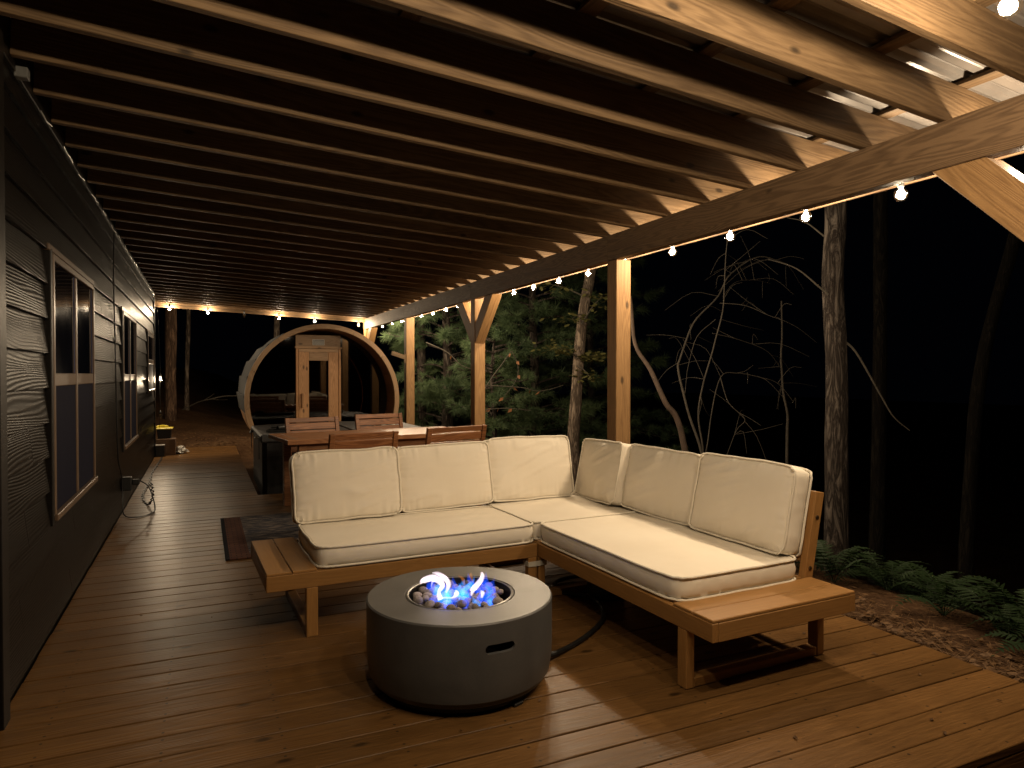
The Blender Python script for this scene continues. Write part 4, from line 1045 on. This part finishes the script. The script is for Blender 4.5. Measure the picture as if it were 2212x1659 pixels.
# ================================================================== clutter by the house corner, wall cords
def build_clutter():
    t = thing('cardboard_box', 'taped brown cardboard box on the deck by the house corner', 'box', (-0.575, 12.9, 0))
    m = MB().box((0, 0, 0.14), (0.29, 0.33, 0.275)); m.build('carton', M['cardboard'], t, bevel=0.004)
    box('tape', (0.03, -0.1665, 0.16), (0.05, 0.002, 0.23), plain('clear_tape', (0.20, 0.13, 0.08), 0.15), t, bevel=0)
    t = thing('storage_tote', 'black tote with a yellow lid stacked on the cardboard box', 'tote', (-0.60, 12.93, 0.282))
    m = MB(); vs = [(x * sc, y * sc, z) for z, sc in ((0, 0.86), (0.15, 1.0)) for x in (-0.11, 0.11) for y in (-0.14, 0.14)]
    m.add(vs, [(0, 1, 3, 2), (4, 6, 7, 5), (0, 4, 5, 1), (2, 3, 7, 6), (0, 2, 6, 4), (1, 5, 7, 3)]).build('tub', M['black'], t, bevel=0.006)
    box('lid', (0.005, 0, 0.163), (0.25, 0.30, 0.024), M['yellow'], t, bevel=0.006)
    o = MB().tube(catmull([(-0.10, 0, 0), (-0.05, 0.03, 0.012), (0.01, 0, 0.016), (0.06, -0.03, 0.008), (0.07, 0.02, 0)], 4), [0.014] * 17, 8).build('work_glove', M['yellow'], None, (-0.62, 12.9, 0.474)); tag(o, 'yellow glove lying on the yellow tote lid', 'glove')
    t = thing('flat_carton', 'small dark carton with a white top edge leaning beside the cardboard box', 'carton', (-0.655, 12.66, 0))
    m = MB().box((0, 0, 0.09), (0.13, 0.10, 0.175)); m.build('side', M['black'], t, bevel=0.004)
    box('top_flap', (0, 0, 0.186), (0.14, 0.11, 0.018), M['white'], t)
    bm = bmesh.new(); bmesh.ops.create_icosphere(bm, subdivisions=4, radius=1)
    for v in bm.verts:
        d = 1 + 0.5 * noise.noise(v.co * 1.7 + Vector((4, 1, 0))) + 0.2 * noise.noise(v.co * 6)
        v.co = Vector((v.co.x * 0.10, v.co.y * 0.10, v.co.z * 0.085 if v.co.z > 0 else v.co.z * 0.02)) * d
    me = bpy.data.meshes.new('plastic_bag'); bm.to_mesh(me); bm.free()
    o = link('plastic_bag', me, M['poly'], None, (-0.36, 13.0, 0.03), smooth=True, angle=50); tag(o, 'crumpled pale plastic bag on the deck beside the cardboard box', 'bag')
    # cord down the wall
    x = WALLX + 0.022
    pts = [(x + 0.01, 7.0, 2.63), (x, 7.02, 2.3), (x, 7.05, 1.95), (x, 7.1, 1.6), (x, 7.15, 1.2), (x, 7.2, 0.8), (x, 7.28, 0.55), (x + 0.005, 7.45, 0.40), (x + 0.01, 7.50, 0.20), (x + 0.03, 7.40, 0.03), (x + 0.13, 7.30, 0.012), (x + 0.24, 7.42, 0.010), (x + 0.28, 7.62, 0.03), (x + 0.22, 7.75, 0.22), (x + 0.14, 7.72, 0.30)]
    o0 = Vector(pts[0])
    o = MB().tube([p - o0 for p in catmull(pts, 6)], 0.006, 7).build('power_cord', M['cord'], None, o0); tag(o, 'black power cord running down the siding between the two big windows', 'cord')
    t = thing('outlet_box', 'black weatherproof outlet box with plug low on the siding', 'outlet box', (WALLX + 0.012, 7.62, 0.26))
    box('case', (0.045, 0, 0.03), (0.09, 0.11, 0.13), M['black'], t, bevel=0.008)
    box('plug', (0.125, 0, 0.04), (0.065, 0.05, 0.055), M['black'], t, bevel=0.008)
    # chain of small dark beads along the wall foot
    pts = catmull([(x + 0.24, 7.72, 0.26), (x + 0.25, 7.8, 0.12), (x + 0.20, 7.95, 0.010), (x + 0.12, 8.4, 0.008), (x + 0.10, 8.9, 0.008), (x + 0.11, 9.6, 0.008), (x + 0.08, 10.5, 0.008), (x + 0.10, 11.6, 0.008), (x + 0.11, 12.4, 0.01)], 12)
    o0 = Vector(pts[0]); m = MB(); m.tube([p + Vector((0.012 * math.sin(i * 1.9), 0, 0.004)) - o0 for i, p in enumerate(pts)], 0.007, 6)
    o = m.build('coiled_cord', M['cord'], None, o0); tag(o, 'black twisted cord lying along the foot of the wall', 'cord')
build_clutter()

# ================================================================== trees and plants
def F(u, v, dist):                       # a point seen from the photograph's standpoint at a given depth in metres
    a = R(24.4); p = R(-0.82)
    fw = Vector((math.sin(a) * math.cos(p), math.cos(a) * math.cos(p), math.sin(p))); rt = Vector((math.cos(a), -math.sin(a), 0)); up = rt.cross(fw)
    return Vector((0, 0, H)) + (fw + rt * (u - 1106) / 1471 - up * (v - 829.5) / 1471) * dist
def limb(m, pts, r0, r1, seg=8, wob=0.0, n=5):
    P = catmull(pts, n)
    if wob: P = [p + Vector((wob * noise.noise(p * 2.1), wob * noise.noise(p * 2.1 + Vector((7, 0, 0))), 0)) for p in P]
    k = len(P); m.tube(P, [r0 + (r1 - r0) * i / (k - 1) for i in range(k)], seg); return P
def trunk_mesh(pts, r0, r1, seg=20, rough=0.12):
    P = catmull(pts, 10); k = len(P); vs = []
    for i, p in enumerate(P):
        r = r0 + (r1 - r0) * i / (k - 1) + r0 * 0.5 * math.exp(-i / k * 14)
        for s in range(seg):
            t = 2 * math.pi * s / seg
            rr = r * (1 + rough * noise.noise(Vector((math.cos(t) * 2.2, math.sin(t) * 2.2, p.z * 1.2))) + 0.5 * rough * noise.noise(Vector((math.cos(t) * 7, math.sin(t) * 7, p.z * 2.5))))
            vs.append((p.x + rr * math.cos(t), p.y + rr * math.sin(t), p.z))
    fs = [(i * seg + s, i * seg + (s + 1) % seg, (i + 1) * seg + (s + 1) % seg, (i + 1) * seg + s) for i in range(k - 1) for s in range(seg)]
    fs.append(tuple(range((k - 1) * seg, k * seg)))
    m = MB().add(vs, fs); m.smooth = True; return m
def needle_clump(m, p, d, n, ln, wd, rnd):
    d = d.normalized(); a = d.orthogonal().normalized(); b = d.cross(a)
    for i in range(n):
        t = rnd.uniform(0, 2 * math.pi); sp = rnd.uniform(0.25, 1.35)
        q = (d * math.cos(sp) + (a * math.cos(t) + b * math.sin(t)) * math.sin(sp)).normalized()
        l = ln * rnd.uniform(0.7, 1.15); s = q.cross(Vector((rnd.uniform(-1, 1), rnd.uniform(-1, 1), rnd.uniform(-1, 1)))).normalized() * wd / 2
        o = p - d * ln * 0.5 * rnd.random()
        tip = o + q * l + Vector((0, 0, -0.12 * l))
        m.add([o - s, o + s, tip], [(0, 1, 2)])
def pine(label, base, hgt, rad, seed, nb, z0=0.3, clumps=9, trunk_r=0.13, nl=0.16, skip=None):
    rnd = random.Random(seed); base = Vector(base)
    t = thing('pine_tree', label, 'tree', base, 0, 'pine trees beyond the posts')
    trunk_mesh([(0, 0, -0.2), (0.05, 0.02, hgt * 0.3), (0.0, 0.06, hgt * 0.65), (0.04, 0.02, hgt)], trunk_r, trunk_r * 0.35, 14).build('trunk', M['bark_dim'], t, angle=80)
    br = MB(); cr = MB()
    for i in range(nb):
        z = z0 + (hgt - z0) * (i + rnd.random()) / nb; az = rnd.uniform(0, 2 * math.pi)
        ln = rad * (1.05 - 0.55 * z / hgt) * rnd.uniform(0.65, 1.1)
        d = Vector((math.cos(az), math.sin(az), 0))
        pts = [Vector((0, 0, z)), d * ln * 0.4 + Vector((0, 0, z + 0.10 * ln)), d * ln * 0.75 + Vector((0, 0, z + 0.06 * ln)), d * ln + Vector((0, 0, z + 0.12 * ln))]
        P = limb(br, pts, 0.022, 0.006, 5, 0.1)
        for c in range(clumps):
            f = rnd.uniform(0.30, 1.0); p = P[min(int(f * (len(P) - 1)), len(P) - 1)]
            side = Vector((-d.y, d.x, 0)) * rnd.uniform(-1, 1) * 0.42 * ln * (1.15 - f) + Vector((0, 0, rnd.uniform(-0.06, 0.10)))
            tip = p + side + d * rnd.uniform(0, 0.2)
            if (tip - p).length > 0.05: br.tube([p, (p + tip) / 2 + Vector((0, 0, 0.02)), tip], [0.006, 0.004, 0.003], 4)
            dirv = (side.normalized() * 0.6 if side.length > 0.01 else Vector()) + d + Vector((0, 0, 0.35))
            needle_clump(cr, tip, dirv, 44, nl, 0.0095, rnd)
            needle_clump(cr, p.lerp(tip, 0.55), dirv, 26, nl * 0.85, 0.0095, rnd)
    br.build('branches', M['bark_dim'], t)['kind'] = 'stuff'; cr.build('crown', M['needle'], t)
def build_trees():
    g = lambda x, y: ground_z(x, y)
    pine('bushy green pine just beyond the far post, beside the sauna', (4.75, 13.9, g(4.75, 13.9)), 5.6, 1.75, 21, 84, clumps=15, nl=0.19)
    pine('dim green pine between the second and third posts', (6.4, 13.0, g(6.4, 13.0)), 6.4, 1.9, 22, 84, clumps=15, nl=0.19)
    pine('dark bluish pine deep in the woods behind the slim grey trunk', (9.0, 15.0, g(9.0, 15.0)), 8.5, 2.6, 23, 84, clumps=15, nl=0.20)
    pine('low young pine behind the dining chairs near the deck edge', (4.75, 11.3, g(4.75, 11.3)), 2.4, 0.95, 24, 34, z0=0.1, trunk_r=0.05, clumps=7, nl=0.14)
    # dark trunk behind the third post
    def bare_trunk(label, pts, r0, r1, mat, extra=None, name='tree', group=None):
        b = Vector(pts[0]); gz = ground_z(b.x, b.y)
        if b.z > gz: pts = [Vector((b.x, b.y, gz - 0.1))] + list(pts); b = Vector(pts[0])
        t = thing(name, label, 'tree', b, 0, group)
        trunk_mesh([Vector(p) - b for p in pts], r0, r1).build('trunk', mat, t, angle=80)
        if extra: extra(t, b)
        return t
    def ex_oak(t, b):
        rnd = random.Random(5); br = MB(); cr = MB()
        def leafspray(c, n, spread):
            for i in range(n):
                p = c + Vector((rnd.gauss(0, spread), rnd.gauss(0, spread), rnd.gauss(0, spread * 0.35)))
                a = rnd.uniform(0, 6.28); l = rnd.uniform(0.07, 0.13); d = Vector((math.cos(a), math.sin(a), rnd.uniform(-0.5, 0.3))); s = d.cross(Vector((0, 0, 1))).normalized() * l * 0.22 + Vector((0, 0, rnd.uniform(-.02, .02)))
                cr.add([p, p + d * l * 0.35 + s, p + d * l * 0.7 + s * 0.8, p + d * l, p + d * l * 0.7 - s * 0.8, p + d * l * 0.35 - s], [(0, 1, 2, 3), (0, 3, 4, 5)])
        for (u0, v0), (u1, v1), n in (((1246, 770), (1205, 752), 55), ((1246, 775), (1290, 768), 60), ((1256, 700), (1300, 640), 40), ((1258, 680), (1235, 690), 24), ((1246, 790), (1275, 815), 30), ((1262, 640), (1180, 612), 30)):
            a, e = F(u0, v0, 11.1) - b, F(u1, v1, 11.0) - b
            limb(br, [a, a.lerp(e, 0.5) + Vector((0, 0, 0.03)), e], 0.014, 0.004, 5)
            leafspray(e, n, 0.13); leafspray(a.lerp(e, 0.6), n // 2, 0.10)
        br.build('branches', M['twig'], t)['kind'] = 'stuff'; cr.build('crown', M['oakleaf'], t)
    bare_trunk('slim grey barked tree with clumps of leaves, left of the nearest tall post', [F(1238, 985, 11.2), F(1240, 930, 11.2), F(1249, 800, 11.2), F(1258, 690, 11.2), F(1276, 590, 11.2), F(1290, 470, 11.2), F(1300, 200, 11.2)], 0.105, 0.075, M['bark_grey'], ex_oak)
    def ex_right(t, b):
        br = MB()
        for pts, r in (([(1812, 730), (1848, 760), (1900, 850), (1930, 900), (1965, 930)], 0.012), ([(1780, 510), (1740, 480), (1700, 470)], 0.008), ([(1795, 640), (1770, 620), (1720, 580), (1660, 560)], 0.01)):
            limb(br, [F(u, v, 6.15) - b for u, v in pts], r, r * 0.3, 5)
        br.build('branches', M['twig'], t)['kind'] = 'stuff'
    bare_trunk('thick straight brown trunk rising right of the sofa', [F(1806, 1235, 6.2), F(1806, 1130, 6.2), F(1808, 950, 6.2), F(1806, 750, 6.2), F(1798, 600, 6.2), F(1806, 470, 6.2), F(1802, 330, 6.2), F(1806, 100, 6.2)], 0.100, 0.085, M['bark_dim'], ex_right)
    bare_trunk('big brown trunk on the soil bank beyond the house corner', [F(368, 905, 15.5), F(368, 840, 15.5), F(369, 750, 15.5), F(369, 660, 15.5), F(371, 560, 15.5)], 0.125, 0.12, M['bark_brown'])
    bare_trunk('thin dark trunk right of the big trunk beyond the deck end', [F(403, 905, 17.5), F(404, 800, 17.5), F(408, 650, 17.5), F(410, 540, 17.5)], 0.055, 0.05, M['bark_grey'])
    bare_trunk('pale mottled trunk rising behind the left side of the sauna', [F(596, 950, 17), F(596, 800, 17), F(598, 700, 17), F(602, 600, 17)], 0.075, 0.07, M['bark_grey'])
    bare_trunk('dark trunk in the pine behind the far post', [F(912, 930, 15.2), F(912, 850, 15.2), F(910, 760, 15.2), F(906, 640, 15.2)], 0.10, 0.09, M['bark_dim'])
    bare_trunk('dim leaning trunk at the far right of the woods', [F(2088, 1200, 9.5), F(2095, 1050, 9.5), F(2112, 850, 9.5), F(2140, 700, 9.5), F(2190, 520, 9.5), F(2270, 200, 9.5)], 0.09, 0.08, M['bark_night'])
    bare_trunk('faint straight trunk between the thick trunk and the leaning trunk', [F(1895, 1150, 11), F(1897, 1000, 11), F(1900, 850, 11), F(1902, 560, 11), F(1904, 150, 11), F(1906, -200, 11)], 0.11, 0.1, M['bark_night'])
    # bare multi-stem shrub behind the right sofa section
    base = F(1516, 985, 8.3); base.z = ground_z(base.x, base.y) - 0.02
    t = thing('bare_shrub', 'bare branching shrub with thin grey stems behind the right cushions', 'shrub', base)
    def stems(t, base, items, mat, D, seed):
        rnd = random.Random(seed); m = MB(); tw = MB()
        for pts, r, dz in items:
            k = len(pts); P = [F(u, v, D + dz * (i / (k - 1))) - base for i, (u, v) in enumerate(pts)]
            Q = limb(m, P, r * 0.62, r * 0.24, 7, 0.03)
            for _ in range(int(len(Q) * 0.38)):
                i = rnd.randrange(len(Q) // 4, len(Q)); p = Q[i]
                d = Vector((rnd.uniform(-1, 1), rnd.uniform(-1, 1), rnd.uniform(-0.5, 0.9))).normalized() * rnd.uniform(0.18, 0.75)
                mid = p + d * 0.5 + Vector((rnd.uniform(-.04, .04), 0, rnd.uniform(-.03, .05)))
                e = p + d + Vector((0, 0, rnd.uniform(-0.22, 0.02)))
                tw.tube(catmull([p, mid, e], 3), [0.003, 0.0027, 0.0025, 0.0022, 0.002, 0.0017, 0.0013], 4)
        m.build('stem', mat, t)['kind'] = 'stuff'; tw.build('twigs', M['twig'], t)['kind'] = 'stuff'
    stems(t, base, [([(1516, 985), (1498, 925), (1482, 872), (1466, 800), (1470, 775), (1500, 700), (1552, 640), (1580, 590), (1640, 555), (1700, 570)], 0.026, 0.5),
                    ([(1518, 985), (1510, 890), (1528, 800), (1555, 690), (1563, 620), (1570, 560), (1576, 490)], 0.017, -0.4),
                    ([(1522, 985), (1535, 900), (1556, 815), (1590, 806), (1640, 815), (1682, 828), (1716, 868)], 0.011, 0.3),
                    ([(1556, 815), (1575, 870), (1610, 905), (1590, 930), (1570, 985)], 0.009, -0.2),
                    ([(1540, 720), (1600, 735), (1660, 760), (1690, 800)], 0.008, 0.5),
                    ([(1552, 655), (1610, 660), (1660, 680), (1700, 694)], 0.008, -0.3),
                    ([(1560, 640), (1590, 610), (1630, 605), (1665, 612)], 0.006, 0.4),
                    ([(1545, 690), (1500, 740), (1480, 850)], 0.008, -0.3)], M['twig'], 8.3, 8)
    base = F(1508, 985, 8.0); base.z = ground_z(base.x, base.y)
    m = MB(); limb(m, [Vector((0, 0, -0.05)), F(1470, 930, 8.0) - base, F(1438, 870, 8.0) - base, F(1405, 800, 8.1) - base, F(1372, 742, 8.2) - base, F(1362, 640, 8.3) - base], 0.040, 0.018, 10, 0.012)
    o = m.build('leaning_dead_branch', M['deadwood'], None, base); tag(o, 'bare dead branch leaning behind the nearest tall post', 'branch')
    base = F(1706, 1010, 9.5); base.z = ground_z(base.x, base.y)
    m = MB(); limb(m, [Vector((0, 0, -0.05)), F(1700, 950, 9.5) - base, F(1698, 880, 9.5) - base, F(1690, 780, 9.5) - base, F(1688, 650, 9.5) - base], 0.022, 0.010, 7, 0.05)
    o = m.build('sapling', M['twig'], None, base); tag(o, 'thin bare sapling between the shrub and the thick trunk', 'sapling')
    # twiggy branches with withered leaves by the second post
    base = F(1045, 880, 11.5)
    t = thing('twiggy_branch', 'thin twigs with withered brown leaves right of the braced post', 'branch', base)
    rnd = random.Random(31); m = MB(); lf = MB()
    for pts in ([(1020, 880), (1095, 772), (1110, 765), (1118, 810), (1095, 850), (1050, 890)], [(1045, 832), (1100, 835), (1135, 838), (1170, 845), (1215, 832)], [(1045, 885), (1095, 882), (1150, 887)], [(920, 740), (970, 762), (1000, 790), (1030, 800)]):
        Q = limb(m, [F(u, v, 11.5) - base for u, v in pts], 0.010, 0.004, 5, 0.04)
        for p in Q[3::3]:
            if rnd.random() < 0.6:
                a = rnd.uniform(0, 6.28); d = Vector((math.cos(a), math.sin(a), -0.7)); s = d.orthogonal().normalized() * 0.03; l = 0.10
                lf.add([p, p + d * l * 0.4 + s, p + d * l, p + d * l * 0.4 - s], [(0, 1, 2, 3)])
    m.build('stem', M['twig'], t); lf.build('leaves', M['brownleaf'], t)
    base = F(470, 900, 15.0)
    m = MB(); limb(m, [F(395, 885, 15.2) - base, F(425, 870, 15.1) - base, F(455, 862, 15.0) - base, F(485, 856, 15.0) - base, F(520, 855, 14.9) - base, F(548, 853, 14.9) - base], 0.014, 0.012, 6, 0.03); limb(m, [F(438, 866, 15.1) - base, F(455, 856, 15.1) - base, F(463, 850, 15.1) - base], 0.007, 0.003, 5); limb(m, [F(455, 862, 15.1) - base, F(475, 864, 15.1) - base, F(492, 863, 15.1) - base], 0.007, 0.003, 5)
    o = m.build('fallen_branch', M['twig'], None, base); tag(o, 'long thin fallen branch reaching from the bank toward the sauna', 'branch')
    # ferns
    def frond_mesh(seed):
        rnd = random.Random(seed); m = MB(); L = 0.42; n = 17
        P = [Vector((L * t, 0, 0.20 * math.sin(t * 2.1) - 0.10 * t * t)) for t in [i / n for i in range(n + 1)]]
        m.tube(P, [0.003 * (1 - i / n) + 0.0008 for i in range(n + 1)], 4)
        for i in range(2, n):
            t = i / n; w = 0.085 * math.sin(min(1, t * 1.15) * math.pi) ** 0.7 + 0.006
            for s in (-1, 1):
                d = Vector((0.35, s, -0.15 + rnd.uniform(-.15, .15))).normalized() * w * rnd.uniform(0.85, 1.1); b = Vector((0.011, 0, 0))
                m.add([P[i] - b, P[i] + d * 0.5 - b * 0.7, P[i] + d, P[i] + d * 0.5 + b * 0.8, P[i] + b], [(0, 1, 2, 3, 4)])
        me = bpy.data.meshes.new('frond'); me.from_pydata(m.v, [], m.f); me.materials.append(M['fern']); return me
    FR = [frond_mesh(s) for s in range(4)]
    rnd = random.Random(12)
    sp = []
    for i in range(30):
        y = rnd.uniform(1.7, 5.4); x = 3.74 + 0.04 * (y - 1.7) + abs(rnd.gauss(0, 0.38))
        sp.append((x, y))
    for x, y in sp:
        f = thing('fern', 'low green fern growing past the straw along the right deck edge', 'fern', (x, y, ground_z(x, y) - 0.01), 0, 'ferns along the deck edge')
        n = rnd.randint(6, 9); a0 = rnd.uniform(0, 6.28)
        for k in range(n):
            o = bpy.data.objects.new('frond', rnd.choice(FR)); COL.objects.link(o); o.parent = f
            o.rotation_euler = (rnd.uniform(-.2, .2), rnd.uniform(-0.55, 0.10), a0 + 6.28 * k / n + rnd.uniform(-.3, .3)); o.scale = (rnd.uniform(0.6, 1.05),) * 3
    # a few grass stems by the thick trunk
    # leaf and straw litter along the deck edge and on the bank
    m = MB(); rnd = random.Random(14)
    for i in range(5200):
        if rnd.random() < 0.72:
            y = rnd.uniform(1.5, 6.0); x = 3.30 + abs(rnd.gauss(0, 0.20))
        else:
            x = rnd.uniform(-0.8, 2.6); y = 14.05 + abs(rnd.gauss(0, 1.2))
        z = ground_z(x, y) + rnd.uniform(0.002, 0.03); a = rnd.uniform(0, 6.28)
        if rnd.random() < 0.75: l, w = rnd.uniform(0.05, 0.16), 0.0035
        else: l, w = rnd.uniform(0.04, 0.075), rnd.uniform(0.02, 0.035)
        d = Vector((math.cos(a), math.sin(a), rnd.uniform(-0.25, 0.25))) * l; s = Vector((-math.sin(a), math.cos(a), rnd.uniform(-.5, .5))) * w / 2
        p = Vector((x, y, z)); m.add([p - d / 2, p + s, p + d / 2, p - s], [(0, 1, 2, 3)])
    rl = random.Random(77)
    for i in range(22):
        x, y = (rl.uniform(1.9, 3.2), rl.uniform(1.6, 2.9)) if i < 14 else (rl.uniform(-0.5, 1.5), rl.uniform(2.2, 4.5))
        l = rl.uniform(0.014, 0.045); w = l * rl.uniform(0.2, 0.5)
        lm = MB().add([(-l / 2, 0, 0.001), (-l / 5, w / 2, 0.005), (l / 4, w / 2, 0.004), (l / 2, 0, 0.002), (l / 4, -w / 2, 0.006), (-l / 5, -w / 2, 0.003)], [(0, 1, 2, 3), (0, 3, 4, 5)])
        lo = lm.build('dry_leaf', M['straw'], None, (x, y, 0.003), (0, 0, rl.uniform(0, 6.28)))
        tag(lo, 'tiny dry leaf scrap lying on the open deck boards', 'leaf', 'dry leaf scraps on the deck')
    o = m.build('leaf_litter', M['straw']); tag(o, 'brown pine straw and dead leaves scattered along the deck edge', 'leaf litter', kind='stuff')
build_trees()
